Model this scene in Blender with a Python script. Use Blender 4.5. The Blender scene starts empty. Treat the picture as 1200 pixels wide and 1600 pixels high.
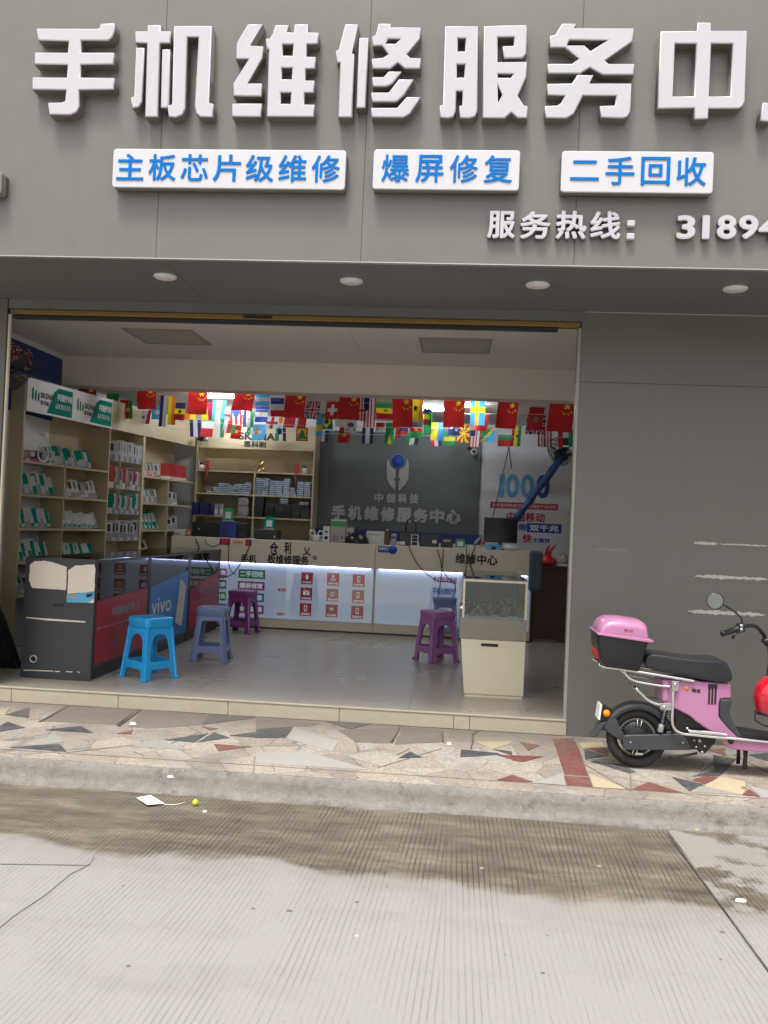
import bpy, bmesh, math, random
from mathutils import Vector, Matrix
rnd = random.Random(7)
R = math.radians
SC = bpy.context.scene
COL = SC.collection

# ------------------------------------------------------------------ camera
F, CAMD, CAMH = 1400.0, 6.315, 1.40
yaw, pitch, roll = R(4.785), R(.869), R(2.453)
_f = Vector((-math.sin(yaw)*math.cos(pitch), math.cos(yaw)*math.cos(pitch), math.sin(pitch)))
_r0 = Vector((math.cos(yaw), math.sin(yaw), 0)); _u0 = _r0.cross(_f)
_r = _r0*math.cos(roll)+_u0*math.sin(roll); _u = _r.cross(_f)
EYE = Vector((0, -CAMD, CAMH))
cam = bpy.data.objects.new('camera', bpy.data.cameras.new('camera')); COL.objects.link(cam)
cam.data.sensor_fit = 'VERTICAL'; cam.data.sensor_height = 36; cam.data.lens = F/1600*36
cam.data.clip_start = .05; cam.data.clip_end = 900
cam.matrix_world = Matrix.Translation(EYE) @ Matrix((_r, _u, -_f)).transposed().to_4x4()
SC.camera = cam

# ------------------------------------------------------------------ sky, sun, exposure
SUN_EL, SUN_AZ = R(68), R(198)          # azimuth clockwise from +Y: in front of the shop, a little to the left
w = bpy.data.worlds.new('World'); SC.world = w; w.use_nodes = True
nt = w.node_tree
sky = nt.nodes.new('ShaderNodeTexSky'); sky.sky_type = 'NISHITA'; sky.sun_disc = False
sky.sun_elevation = SUN_EL; sky.sun_rotation = SUN_AZ; sky.dust_density = 6; sky.air_density = 1.0; sky.ozone_density = .6
hs = nt.nodes.new('ShaderNodeHueSaturation'); hs.inputs['Saturation'].default_value = .14
nt.links.new(sky.outputs[0], hs.inputs['Color'])
nt.links.new(hs.outputs[0], nt.nodes['Background'].inputs[0]); nt.nodes['Background'].inputs[1].default_value = .15
sun = bpy.data.objects.new('sun', bpy.data.lights.new('sun', 'SUN')); COL.objects.link(sun)
sun.data.energy = 1.5; sun.data.angle = R(10); sun.data.color = (1, .965, .91)
sd = Vector((math.sin(SUN_AZ)*math.cos(SUN_EL), math.cos(SUN_AZ)*math.cos(SUN_EL), math.sin(SUN_EL)))
sun.rotation_euler = sd.to_track_quat('Z', 'Y').to_euler(); sun.location = sd*40
SC.view_settings.view_transform = 'Standard'; SC.view_settings.look = 'None'
SC.view_settings.exposure = 0.72; SC.view_settings.gamma = 1
SC.render.engine = 'CYCLES'; SC.cycles.use_denoising = True
SC.cycles.max_bounces = 8; SC.cycles.diffuse_bounces = 4; SC.cycles.glossy_bounces = 4; SC.cycles.transparent_max_bounces = 16
SC.cycles.transmission_bounces = 8; SC.cycles.sample_clamp_indirect = 4; SC.cycles.caustics_reflective = False; SC.cycles.caustics_refractive = False

# ------------------------------------------------------------------ measuring
def ray(px, py): return _r*((px-600)/F)+_u*((800-py)/F)+_f
def P(px, py, X=None, Y=None, Z=None):
    q = ray(px, py)
    t = (Y+CAMD)/q.y if Y is not None else ((Z-CAMH)/q.z if Z is not None else X/q.x)
    return EYE+q*t
def S(Y): return F/(Y+CAMD)             # pixels per metre at depth Y

# ------------------------------------------------------------------ materials
def sock(n, name, v):
    if name in n.inputs: n.inputs[name].default_value = v
def mat(name, rgb, rough=.6, metal=0, var=.10, scale=6, bump=0, bscale=60, spec=.5, coat=0, emit=None, estr=0, stretch=None, rvar=.08):
    m = bpy.data.materials.new(name); m.use_nodes = True; n = m.node_tree; b = n.nodes['Principled BSDF']
    sock(b, 'Roughness', rough); sock(b, 'Metallic', metal); sock(b, 'Specular IOR Level', spec); sock(b, 'Coat Weight', coat); sock(b, 'Coat Roughness', .08)
    tc = n.nodes.new('ShaderNodeTexCoord'); vec = tc.outputs['Object']
    if stretch:
        mp = n.nodes.new('ShaderNodeMapping'); mp.inputs['Scale'].default_value = stretch; n.links.new(vec, mp.inputs[0]); vec = mp.outputs[0]
    no = n.nodes.new('ShaderNodeTexNoise'); no.inputs['Scale'].default_value = scale; no.inputs['Detail'].default_value = 5; no.inputs['Roughness'].default_value = .6
    n.links.new(vec, no.inputs['Vector'])
    mx = n.nodes.new('ShaderNodeMix'); mx.data_type = 'RGBA'
    mx.inputs[6].default_value = tuple(c*(1-var) for c in rgb)+(1,); mx.inputs[7].default_value = tuple(min(1, c*(1+var)) for c in rgb)+(1,)
    n.links.new(no.outputs['Fac'], mx.inputs[0]); n.links.new(mx.outputs[2], b.inputs['Base Color'])
    if rvar:
        mr = n.nodes.new('ShaderNodeMapRange'); mr.inputs['To Min'].default_value = max(.02, rough-rvar); mr.inputs['To Max'].default_value = min(1, rough+rvar)
        n.links.new(no.outputs['Fac'], mr.inputs[0]); n.links.new(mr.outputs[0], b.inputs['Roughness'])
    if bump:
        n2 = n.nodes.new('ShaderNodeTexNoise'); n2.inputs['Scale'].default_value = bscale; n2.inputs['Detail'].default_value = 4
        n.links.new(vec, n2.inputs['Vector'])
        bp = n.nodes.new('ShaderNodeBump'); bp.inputs['Strength'].default_value = bump; bp.inputs['Distance'].default_value = .01
        n.links.new(n2.outputs['Fac'], bp.inputs['Height']); n.links.new(bp.outputs[0], b.inputs['Normal'])
    if emit:
        sock(b, 'Emission Color', emit+(1,)); sock(b, 'Emission Strength', estr)
    m.diffuse_color = tuple(rgb)+(1,)
    return m
def glass(name, tint=(.86, .93, .9), alpha=.12, rough=.02):
    m = bpy.data.materials.new(name); m.use_nodes = True; n = m.node_tree
    for x in list(n.nodes): n.nodes.remove(x)
    o = n.nodes.new('ShaderNodeOutputMaterial'); t = n.nodes.new('ShaderNodeBsdfTransparent'); g = n.nodes.new('ShaderNodeBsdfGlossy')
    t.inputs[0].default_value = tint+(1,); g.inputs['Roughness'].default_value = rough
    fr = n.nodes.new('ShaderNodeFresnel'); fr.inputs[0].default_value = 1.5
    ad = n.nodes.new('ShaderNodeMath'); ad.operation = 'ADD'; ad.inputs[1].default_value = alpha*.25
    mx = n.nodes.new('ShaderNodeMixShader')
    n.links.new(fr.outputs[0], ad.inputs[0]); n.links.new(ad.outputs[0], mx.inputs[0]); n.links.new(t.outputs[0], mx.inputs[1]); n.links.new(g.outputs[0], mx.inputs[2]); n.links.new(mx.outputs[0], o.inputs[0])
    return m

def panel_mat(name, rgb, zdirt=None, seed=0, rough=.38):
    """painted aluminium composite cladding: faint vertical grime runs and dust"""
    m = mat(name, rgb, rough=rough, var=.05, scale=1.2, rvar=.06); n = m.node_tree; b = n.nodes['Principled BSDF']
    src = b.inputs['Base Color'].links[0].from_socket
    tc = n.nodes['Texture Coordinate']
    mp = n.nodes.new('ShaderNodeMapping'); mp.inputs['Scale'].default_value = (14, 14, .7); mp.inputs['Location'].default_value = (seed, seed, seed)
    n.links.new(tc.outputs['Object'], mp.inputs[0])
    no = n.nodes.new('ShaderNodeTexNoise'); no.inputs['Scale'].default_value = 1.3; no.inputs['Detail'].default_value = 6; n.links.new(mp.outputs[0], no.inputs[0])
    cr = n.nodes.new('ShaderNodeValToRGB'); cr.color_ramp.elements[0].position = .52; cr.color_ramp.elements[1].position = .8
    cr.color_ramp.elements[0].color = (1, 1, 1, 1); cr.color_ramp.elements[1].color = (.93, .92, .90, 1)
    n.links.new(no.outputs['Fac'], cr.inputs[0])
    mx = n.nodes.new('ShaderNodeMix'); mx.data_type = 'RGBA'; mx.blend_type = 'MULTIPLY'; mx.inputs[0].default_value = .6
    n.links.new(src, mx.inputs[6]); n.links.new(cr.outputs[0], mx.inputs[7])
    sp = n.nodes.new('ShaderNodeTexNoise'); sp.inputs['Scale'].default_value = 55; sp.inputs['Detail'].default_value = 2; n.links.new(tc.outputs['Object'], sp.inputs[0])
    c2 = n.nodes.new('ShaderNodeValToRGB'); c2.color_ramp.elements[0].position = .70; c2.color_ramp.elements[1].position = .76
    c2.color_ramp.elements[0].color = (1, 1, 1, 1); c2.color_ramp.elements[1].color = (.55, .5, .45, 1); n.links.new(sp.outputs['Fac'], c2.inputs[0])
    m2 = n.nodes.new('ShaderNodeMix'); m2.data_type = 'RGBA'; m2.blend_type = 'MULTIPLY'; m2.inputs[0].default_value = .6
    n.links.new(mx.outputs[2], m2.inputs[6]); n.links.new(c2.outputs[0], m2.inputs[7]); n.links.new(m2.outputs[2], b.inputs['Base Color'])
    wv = n.nodes.new('ShaderNodeTexNoise'); wv.inputs['Scale'].default_value = 1.6; wv.inputs['Detail'].default_value = 2; n.links.new(tc.outputs['Object'], wv.inputs[0])
    bp = n.nodes.new('ShaderNodeBump'); bp.inputs['Strength'].default_value = .35; bp.inputs['Distance'].default_value = .03; n.links.new(wv.outputs['Fac'], bp.inputs['Height']); n.links.new(bp.outputs[0], b.inputs['Normal'])
    return m

M = {}
def defm(k, *a, **kw): M[k] = mat(k, *a, **kw)
M['cladding'] = panel_mat('cladding', (.178, .171, .155))
M['soffit'] = panel_mat('soffit', (.15, .153, .15), seed=3, rough=.45)
M['wallclad'] = panel_mat('wallclad', (.148, .142, .126), seed=5)
defm('letterwhite', (.54, .515, .55), rough=.28, var=.025, scale=2)
defm('letterside', (.17, .155, .135), rough=.5, var=.25, scale=25)
defm('white', (.78, .77, .75), rough=.5, var=.04)
defm('whitegloss', (.8, .8, .8), rough=.2, var=.03)
defm('bluepaint', (.0, .16, .52), rough=.7, var=.04, spec=.15)
defm('boxface', (.60, .59, .62), rough=.35, var=.02)
defm('ductblue', (.008, .05, .17), rough=.5)
defm('ceilwhite', (.80, .76, .72), rough=.75, var=.04)
defm('beam', (.78, .72, .67), rough=.75, var=.03)
defm('innerwall', (.68, .68, .67), rough=.8, var=.05)
defm('shelfwood', (.52, .43, .27), rough=.5, var=.07, scale=3, stretch=(1, 1, 8))
defm('counterbeige', (.66, .59, .46), rough=.42, var=.05)
defm('darkpanel', (.10, .12, .12), rough=.45, var=.06)
defm('dark', (.02, .021, .023), rough=.4, var=.15)
defm('black', (.012, .012, .013), rough=.32, var=.15)
defm('darkcase', (.038, .041, .046), rough=.38, var=.10, scale=3)
defm('darkframe', (.03, .03, .035), rough=.35, metal=.3)
defm('cream', (.70, .63, .48), rough=.4, var=.04)
defm('creamtile', (.47, .42, .325), rough=.4, var=.12, scale=14)
defm('paper', (.72, .64, .54), rough=.8, var=.05)
defm('greyband', (.26, .23, .195), rough=.5, var=.06)
defm('trim', (.55, .53, .50), rough=.35, metal=.6)
defm('yellowrail', (.22, .14, .035), rough=.45, var=.25, scale=20)
defm('chrome', (.75, .75, .75), rough=.16, metal=1, rvar=.06, scale=30)
defm('steel', (.5, .5, .5), rough=.35, metal=.9)
defm('tyre', (.022, .021, .02), rough=.75, var=.3, scale=30, bump=.4, bscale=90)
defm('greyplastic', (.045, .048, .054), rough=.42, var=.12)
defm('pink', (.46, .19, .345), rough=.33, var=.08, coat=.4, scale=14, bump=.03, bscale=40)
defm('seatleather', (.02, .02, .023), rough=.33, var=.15, bump=.15, bscale=150)
defm('red', (.50, .02, .02), rough=.4, var=.06)
defm('redgloss', (.55, .01, .025), rough=.15, var=.05, coat=1)
defm('orange', (.8, .28, .02), rough=.3, var=.15, scale=60)
defm('amber', (.85, .3, .01), rough=.2, var=.2, scale=80)
defm('blueplastic', (.02, .33, .72), rough=.30, var=.08, scale=10)
defm('greyblueplastic', (.16, .21, .40), rough=.4, var=.08)
defm('purpleplastic', (.33, .13, .36), rough=.4, var=.08)
defm('darkpurple', (.20, .05, .22), rough=.4, var=.08)
defm('navyblue', (.012, .03, .18), rough=.5)
defm('posterwhite', (.66, .68, .71), rough=.5, var=.04)
defm('posterred', (.45, .02, .09), rough=.5)
defm('posterblue', (.01, .07, .42), rough=.5)
defm('lightblue', (.10, .38, .62), rough=.5, var=.05)
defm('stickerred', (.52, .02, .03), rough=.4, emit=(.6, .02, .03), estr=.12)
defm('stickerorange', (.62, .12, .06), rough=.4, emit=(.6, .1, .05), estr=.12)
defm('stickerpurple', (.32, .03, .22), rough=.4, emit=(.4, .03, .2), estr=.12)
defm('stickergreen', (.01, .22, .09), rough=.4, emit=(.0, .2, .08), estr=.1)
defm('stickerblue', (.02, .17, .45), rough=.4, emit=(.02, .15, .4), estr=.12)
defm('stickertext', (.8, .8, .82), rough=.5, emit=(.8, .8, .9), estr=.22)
defm('lightpanel', (.72, .74, .78), rough=.5, var=.02, emit=(.60, .58, .88), estr=.20)
defm('ledstrip', (.8, .85, 1), emit=(.50, .55, 1.0), estr=6)
defm('tube', (1, 1, 1), emit=(.88, .93, 1.0), estr=110)
defm('ink', (.012, .012, .013), rough=.6)
defm('teal', (.0, .26, .19), rough=.8, var=.06, spec=.1)
defm('green', (.01, .25, .08), rough=.4)
defm('casewhite', (.55, .56, .56), rough=.4, var=.06)
defm('casegrey', (.30, .30, .31), rough=.4, var=.08)
defm('casebrown', (.30, .20, .14), rough=.5, var=.1)
defm('bookblue', (.012, .016, .10), rough=.45)
defm('boxblue', (.05, .22, .50), rough=.4)
defm('gold', (.55, .36, .1), rough=.3, metal=.8)
defm('desk', (.07, .028, .022), rough=.4, var=.2)
defm('screen', (.008, .009, .012), rough=.12)
defm('machinegrey', (.34, .31, .27), rough=.5)
defm('panellight', (.42, .42, .36), rough=.4, var=.03)
defm('lampwhite', (.80, .76, .75), rough=.5, var=.02)
defm('kioskred', (.34, .012, .02), rough=.3)
defm('caseblue', (.015, .19, .62), rough=.3)
defm('litterwhite', (.78, .78, .76), rough=.7)
defm('limeball', (.55, .6, .05), rough=.4)
M['glass'] = glass('glass'); M['tabletopglass'] = glass('tabletopglass', tint=(.55, .75, .68), alpha=.5)
M['mirror'] = mat('mirror', (.30, .33, .33), rough=.03, metal=1, var=.02, rvar=0)

# ------------------------------------------------------------------ mesh helpers
class MB:
    def __init__(s): s.bm = bmesh.new(); s.mi = 0
    def m(s, i): s.mi = i; return s
    def face(s, vs, mi=None):
        bv = [s.bm.verts.new(v) for v in vs]
        f = s.bm.faces.new(bv); f.material_index = s.mi if mi is None else mi; return f
    def box(s, a, b, rot=0, piv=None, T=None):
        a = Vector(a); b = Vector(b)
        vs = [Vector((x, y, z)) for x in (a.x, b.x) for y in (a.y, b.y) for z in (a.z, b.z)]
        if rot:
            c = Vector(piv) if piv else (a+b)/2; m_ = Matrix.Rotation(rot, 4, 'Z')
            vs = [m_ @ (v-c)+c for v in vs]
        if T: vs = [T @ v for v in vs]
        bv = [s.bm.verts.new(v) for v in vs]
        for q in ((0, 1, 3, 2), (4, 6, 7, 5), (0, 4, 5, 1), (2, 3, 7, 6), (0, 2, 6, 4), (1, 5, 7, 3)):
            f = s.bm.faces.new([bv[i] for i in q]); f.material_index = s.mi
        return s
    def loft(s, rings, cap=True, closed=True, smooth=True):
        rv = [[s.bm.verts.new(p) for p in r] for r in rings]
        n = len(rv[0])
        for i in range(len(rv)-1):
            for j in range(n if closed else n-1):
                k = (j+1) % n
                f = s.bm.faces.new((rv[i][j], rv[i][k], rv[i+1][k], rv[i+1][j])); f.material_index = s.mi; f.smooth = smooth
        if cap:
            for r in (list(reversed(rv[0])), rv[-1]):
                f = s.bm.faces.new(r); f.material_index = s.mi
        return s
    def tube(s, pts, r, seg=10, cap=True):
        pts = [Vector(p) for p in pts]; rs = r if isinstance(r, (list, tuple)) else [r]*len(pts)
        rings = []; prev = None
        for i, p in enumerate(pts):
            d = (pts[min(i+1, len(pts)-1)]-pts[max(i-1, 0)]).normalized()
            if prev is None: x = d.orthogonal().normalized()
            else:
                x = prev-d*prev.dot(d); x = x.normalized() if x.length > 1e-6 else d.orthogonal().normalized()
            prev = x; y = d.cross(x)
            rings.append([p+(x*math.cos(t)+y*math.sin(t))*rs[i] for t in (2*math.pi*k/seg for k in range(seg))])
        return s.loft(rings, cap)
    def cyl(s, p0, p1, r, seg=20): return s.tube([p0, p1], r, seg)
    def lathe(s, prof, c, axis='Z', seg=28, cap=False):
        c = Vector(c); rings = []
        for r, h in prof:
            ring = []
            for k in range(seg):
                t = 2*math.pi*k/seg; a, b = r*math.cos(t), r*math.sin(t)
                v = {'Z': Vector((a, b, h)), 'Y': Vector((a, h, b)), 'X': Vector((h, a, b))}[axis]
                ring.append(c+v)
            rings.append(ring)
        return s.loft(rings, cap)
    def prism(s, poly, y0, y1, smooth=False):
        """poly: (x,z) outline, extruded along Y"""
        a = [s.bm.verts.new((x, y0, z)) for x, z in poly]; b = [s.bm.verts.new((x, y1, z)) for x, z in poly]
        f = s.bm.faces.new(a); f.material_index = s.mi; f = s.bm.faces.new(list(reversed(b))); f.material_index = s.mi
        n = len(a)
        for i in range(n):
            f = s.bm.faces.new((a[i], b[i], b[(i+1) % n], a[(i+1) % n])); f.material_index = s.mi; f.smooth = smooth
        return s
    def build(s, name, mats, parent=None, bevel=0, seg=2, sub=0, ang=40, smooth=None):
        bmesh.ops.recalc_face_normals(s.bm, faces=s.bm.faces)
        me = bpy.data.meshes.new(name)
        if smooth is not None:
            for f in s.bm.faces: f.smooth = smooth
        s.bm.to_mesh(me); s.bm.free()
        for k in (mats if isinstance(mats, (list, tuple)) else [mats]): me.materials.append(M[k] if isinstance(k, str) else k)
        return link(name, me, parent, bevel, seg, sub, ang)
def link(name, me, parent=None, bevel=0, seg=2, sub=0, ang=40):
    o = bpy.data.objects.new(name, me); COL.objects.link(o)
    if parent:
        o.parent = parent
        if parent.type == 'EMPTY': o.matrix_parent_inverse = parent.matrix_basis.inverted()
    if bevel:
        md = o.modifiers.new('bevel', 'BEVEL'); md.width = bevel; md.segments = seg; md.limit_method = 'ANGLE'; md.angle_limit = R(ang); md.harden_normals = False
    if sub:
        md = o.modifiers.new('sub', 'SUBSURF'); md.levels = sub; md.render_levels = sub
    return o
def tag(o, label=None, cat=None, group=None, kind=None):
    if label: o['label'] = label
    if cat: o['category'] = cat
    if group: o['group'] = group
    if kind: o['kind'] = kind
    return o
def thing(name, label, cat, loc=(0, 0, 0), group=None):
    o = bpy.data.objects.new(name, None); COL.objects.link(o); o.location = loc; o.empty_display_size = .1
    return tag(o, label, cat, group)
KIDS = {}
def dup(root, loc=None, rotz=None, label=None, group=None, rot=None, scale=None):
    c = root.copy(); COL.objects.link(c)
    if loc is not None: c.location = loc
    if rotz is not None: c.rotation_euler = (0, 0, rotz)
    if rot is not None: c.rotation_euler = rot
    if scale is not None: c.scale = scale
    if label: c['label'] = label
    if group: c['group'] = group
    if root.name not in KIDS: KIDS[root.name] = [ch for ch in bpy.data.objects if ch.parent == root]
    for ch in KIDS[root.name]:
        k = ch.copy(); COL.objects.link(k); k.parent = c
        for g in [g for g in bpy.data.objects if g.parent == ch]:
            q = g.copy(); COL.objects.link(q); q.parent = k
    return c

# curve-filled shapes (outline with holes), mapped on a frame
def curve_mesh(splines, depth, bev, name='shape', grow=0):
    cu = bpy.data.curves.new(name, 'CURVE'); cu.dimensions = '2D'; cu.fill_mode = 'BOTH'; cu.extrude = max(0, depth/2-bev); cu.bevel_depth = bev; cu.bevel_resolution = 1
    cu.offset = (-bev if bev else 0)+grow
    for sp in splines:
        s = cu.splines.new('POLY'); s.points.add(len(sp)-1); s.use_cyclic_u = True
        for i, p in enumerate(sp): s.points[i].co = (p[0], p[1], 0, 1)
    o = bpy.data.objects.new(name, cu); COL.objects.link(o)
    bpy.context.view_layer.update()
    me = bpy.data.meshes.new_from_object(o.evaluated_get(bpy.context.evaluated_depsgraph_get()))
    bpy.data.objects.remove(o); bpy.data.curves.remove(cu)
    return me
def xz_shape(name, splines, yfront, depth, mats, parent=None, bev=0, grow=0):
    """splines in world (x,z); solid from yfront back to yfront+depth; material 0 front, 1 sides"""
    me = curve_mesh(splines, depth, bev, grow=grow)
    for v in me.vertices:
        x, y, z = v.co; v.co = (x, yfront+depth/2-z, y)
    me.update()
    me.materials.clear()
    for k in mats: me.materials.append(M[k])
    if len(mats) > 1:
        for p in me.polygons: p.material_index = 0 if p.normal.y < -.35 else 1
    me.name = name
    return link(name, me, parent)
def text_mesh(body, bold=0, depth=.0, res=3, gap=1.0):
    cu = bpy.data.curves.new('t', 'FONT'); cu.body = body; cu.extrude = depth; cu.resolution_u = res; cu.space_character = gap
    o = bpy.data.objects.new('t', cu); COL.objects.link(o); bpy.context.view_layer.update()
    me = bpy.data.meshes.new_from_object(o.evaluated_get(bpy.context.evaluated_depsgraph_get()))
    bpy.data.objects.remove(o); bpy.data.curves.remove(cu)
    if bold <= .004 or not len(me.vertices): return me
    # heavier weight: the letter shapes are laid over each other, nudged by the extra stroke width
    nv = [tuple(v.co) for v in me.vertices]; nf = [tuple(p.vertices) for p in me.polygons]; V_, F_ = [], []
    ring = [(0, 0)]+[(math.cos(a), math.sin(a)) for a in [2*math.pi*k/8+.39 for k in range(8)]]
    for i, (dx, dy) in enumerate(ring):
        b0 = len(V_); V_ += [(x+dx*bold, y+dy*bold, z*(1-.012*i)) for x, y, z in nv]; F_ += [tuple(b0+k for k in f) for f in nf]
    m2 = bpy.data.meshes.new('t'); m2.from_pydata(V_, [], F_); bpy.data.meshes.remove(me); return m2
def text(name, body, O, U, V, w_, h_, mats, parent=None, bold=.01, depth=.004, gap=1.0, off=.002):
    """letters fitted into w x h, centred on O, U right, V up; they stand out towards U x V"""
    me = text_mesh(body, bold, .5, 3, gap)
    xs = [v.co.x for v in me.vertices]; ys = [v.co.y for v in me.vertices]
    if not xs: return None
    x0, x1, y0, y1 = min(xs), max(xs), min(ys), max(ys)
    O = Vector(O); U = Vector(U).normalized(); V = Vector(V).normalized(); N = U.cross(V)
    for v in me.vertices:
        a = ((v.co.x-x0)/(x1-x0)-.5)*w_; b = ((v.co.y-y0)/(y1-y0)-.5)*h_; c = off+depth*(v.co.z+.5)
        v.co = O+U*a+V*b+N*c
    me.update(); me.materials.clear()
    mats = mats if isinstance(mats, (list, tuple)) else [mats]
    for k in mats: me.materials.append(M[k])
    if len(mats) > 1:
        for p in me.polygons: p.material_index = 0 if p.normal.dot(N) > .5 else 1
    me.name = name
    return link(name, me, parent)
EX, EZ = Vector((1, 0, 0)), Vector((0, 0, 1))
def slab_poly(name, pts, z, th, mats, mi=None, parent=None):
    mb = MB()
    add_slab(mb, pts, z, th); return mb.build(name, mats, parent)
def add_slab(mb, pts, z, th):
    a = [mb.bm.verts.new((p[0], p[1], z)) for p in pts]; b = [mb.bm.verts.new((p[0], p[1], z-th)) for p in pts]
    n = len(a)
    f = mb.bm.faces.new(a); f.material_index = mb.mi
    for i in range(n):
        f = mb.bm.faces.new((a[i], a[(i+1) % n], b[(i+1) % n], b[i])); f.material_index = mb.mi

# ================================================================== SETTING
ZR, ZF = -.13, .11                      # road level, shop floor level (pavement = 0)
WT, FY = 2.955, -1.07                   # soffit height, face of the sign board
XL, XR = -3.36, .80                     # the opening
def node_mat(name):
    m = bpy.data.materials.new(name); m.use_nodes = True
    return m, m.node_tree, m.node_tree.nodes['Principled BSDF']
def N_(n, t, **kw):
    x = n.nodes.new('ShaderNode'+t)
    for k, v in kw.items(): setattr(x, k, v)
    return x
def math_(n, op, a, b=None, c=None):
    x = N_(n, 'Math', operation=op)
    for i, v in enumerate((a, b, c)):
        if v is None: continue
        if isinstance(v, (int, float)): x.inputs[i].default_value = v
        else: n.links.new(v, x.inputs[i])
    return x.outputs[0]
def noise_(n, vec, scale, det=4, rough=.55, stretch=None, loc=None):
    if stretch or loc:
        mp = N_(n, 'Mapping')
        if stretch: mp.inputs['Scale'].default_value = stretch
        if loc: mp.inputs['Location'].default_value = loc
        n.links.new(vec, mp.inputs[0]); vec = mp.outputs[0]
    x = N_(n, 'TexNoise'); x.inputs['Scale'].default_value = scale; x.inputs['Detail'].default_value = det; x.inputs['Roughness'].default_value = rough
    n.links.new(vec, x.inputs['Vector']); return x.outputs['Fac']
def ramp_(n, fac, stops):
    x = N_(n, 'ValToRGB'); e = x.color_ramp.elements
    while len(e) < len(stops): e.new(.5)
    for i, (p, c) in enumerate(stops):
        e[i].position = p; e[i].color = (c, c, c, 1) if isinstance(c, (int, float)) else tuple(c)+(1,)
    n.links.new(fac, x.inputs[0]); return x.outputs[0]
def mix_(n, fac, a, b, mode='MIX'):
    x = N_(n, 'Mix', data_type='RGBA', blend_type=mode)
    for i, v in ((0, fac), (6, a), (7, b)):
        if isinstance(v, (int, float)): x.inputs[i].default_value = v
        elif isinstance(v, tuple): x.inputs[i].default_value = v+(1,)
        else: n.links.new(v, x.inputs[i])
    return x.outputs[2]
def map_(n, v, a, b, c=0, d=1):
    x = N_(n, 'MapRange'); x.clamp = True
    for i, q in enumerate((a, b, c, d)): x.inputs[i+1].default_value = q
    n.links.new(v, x.inputs[0]); return x.outputs[0]

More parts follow.
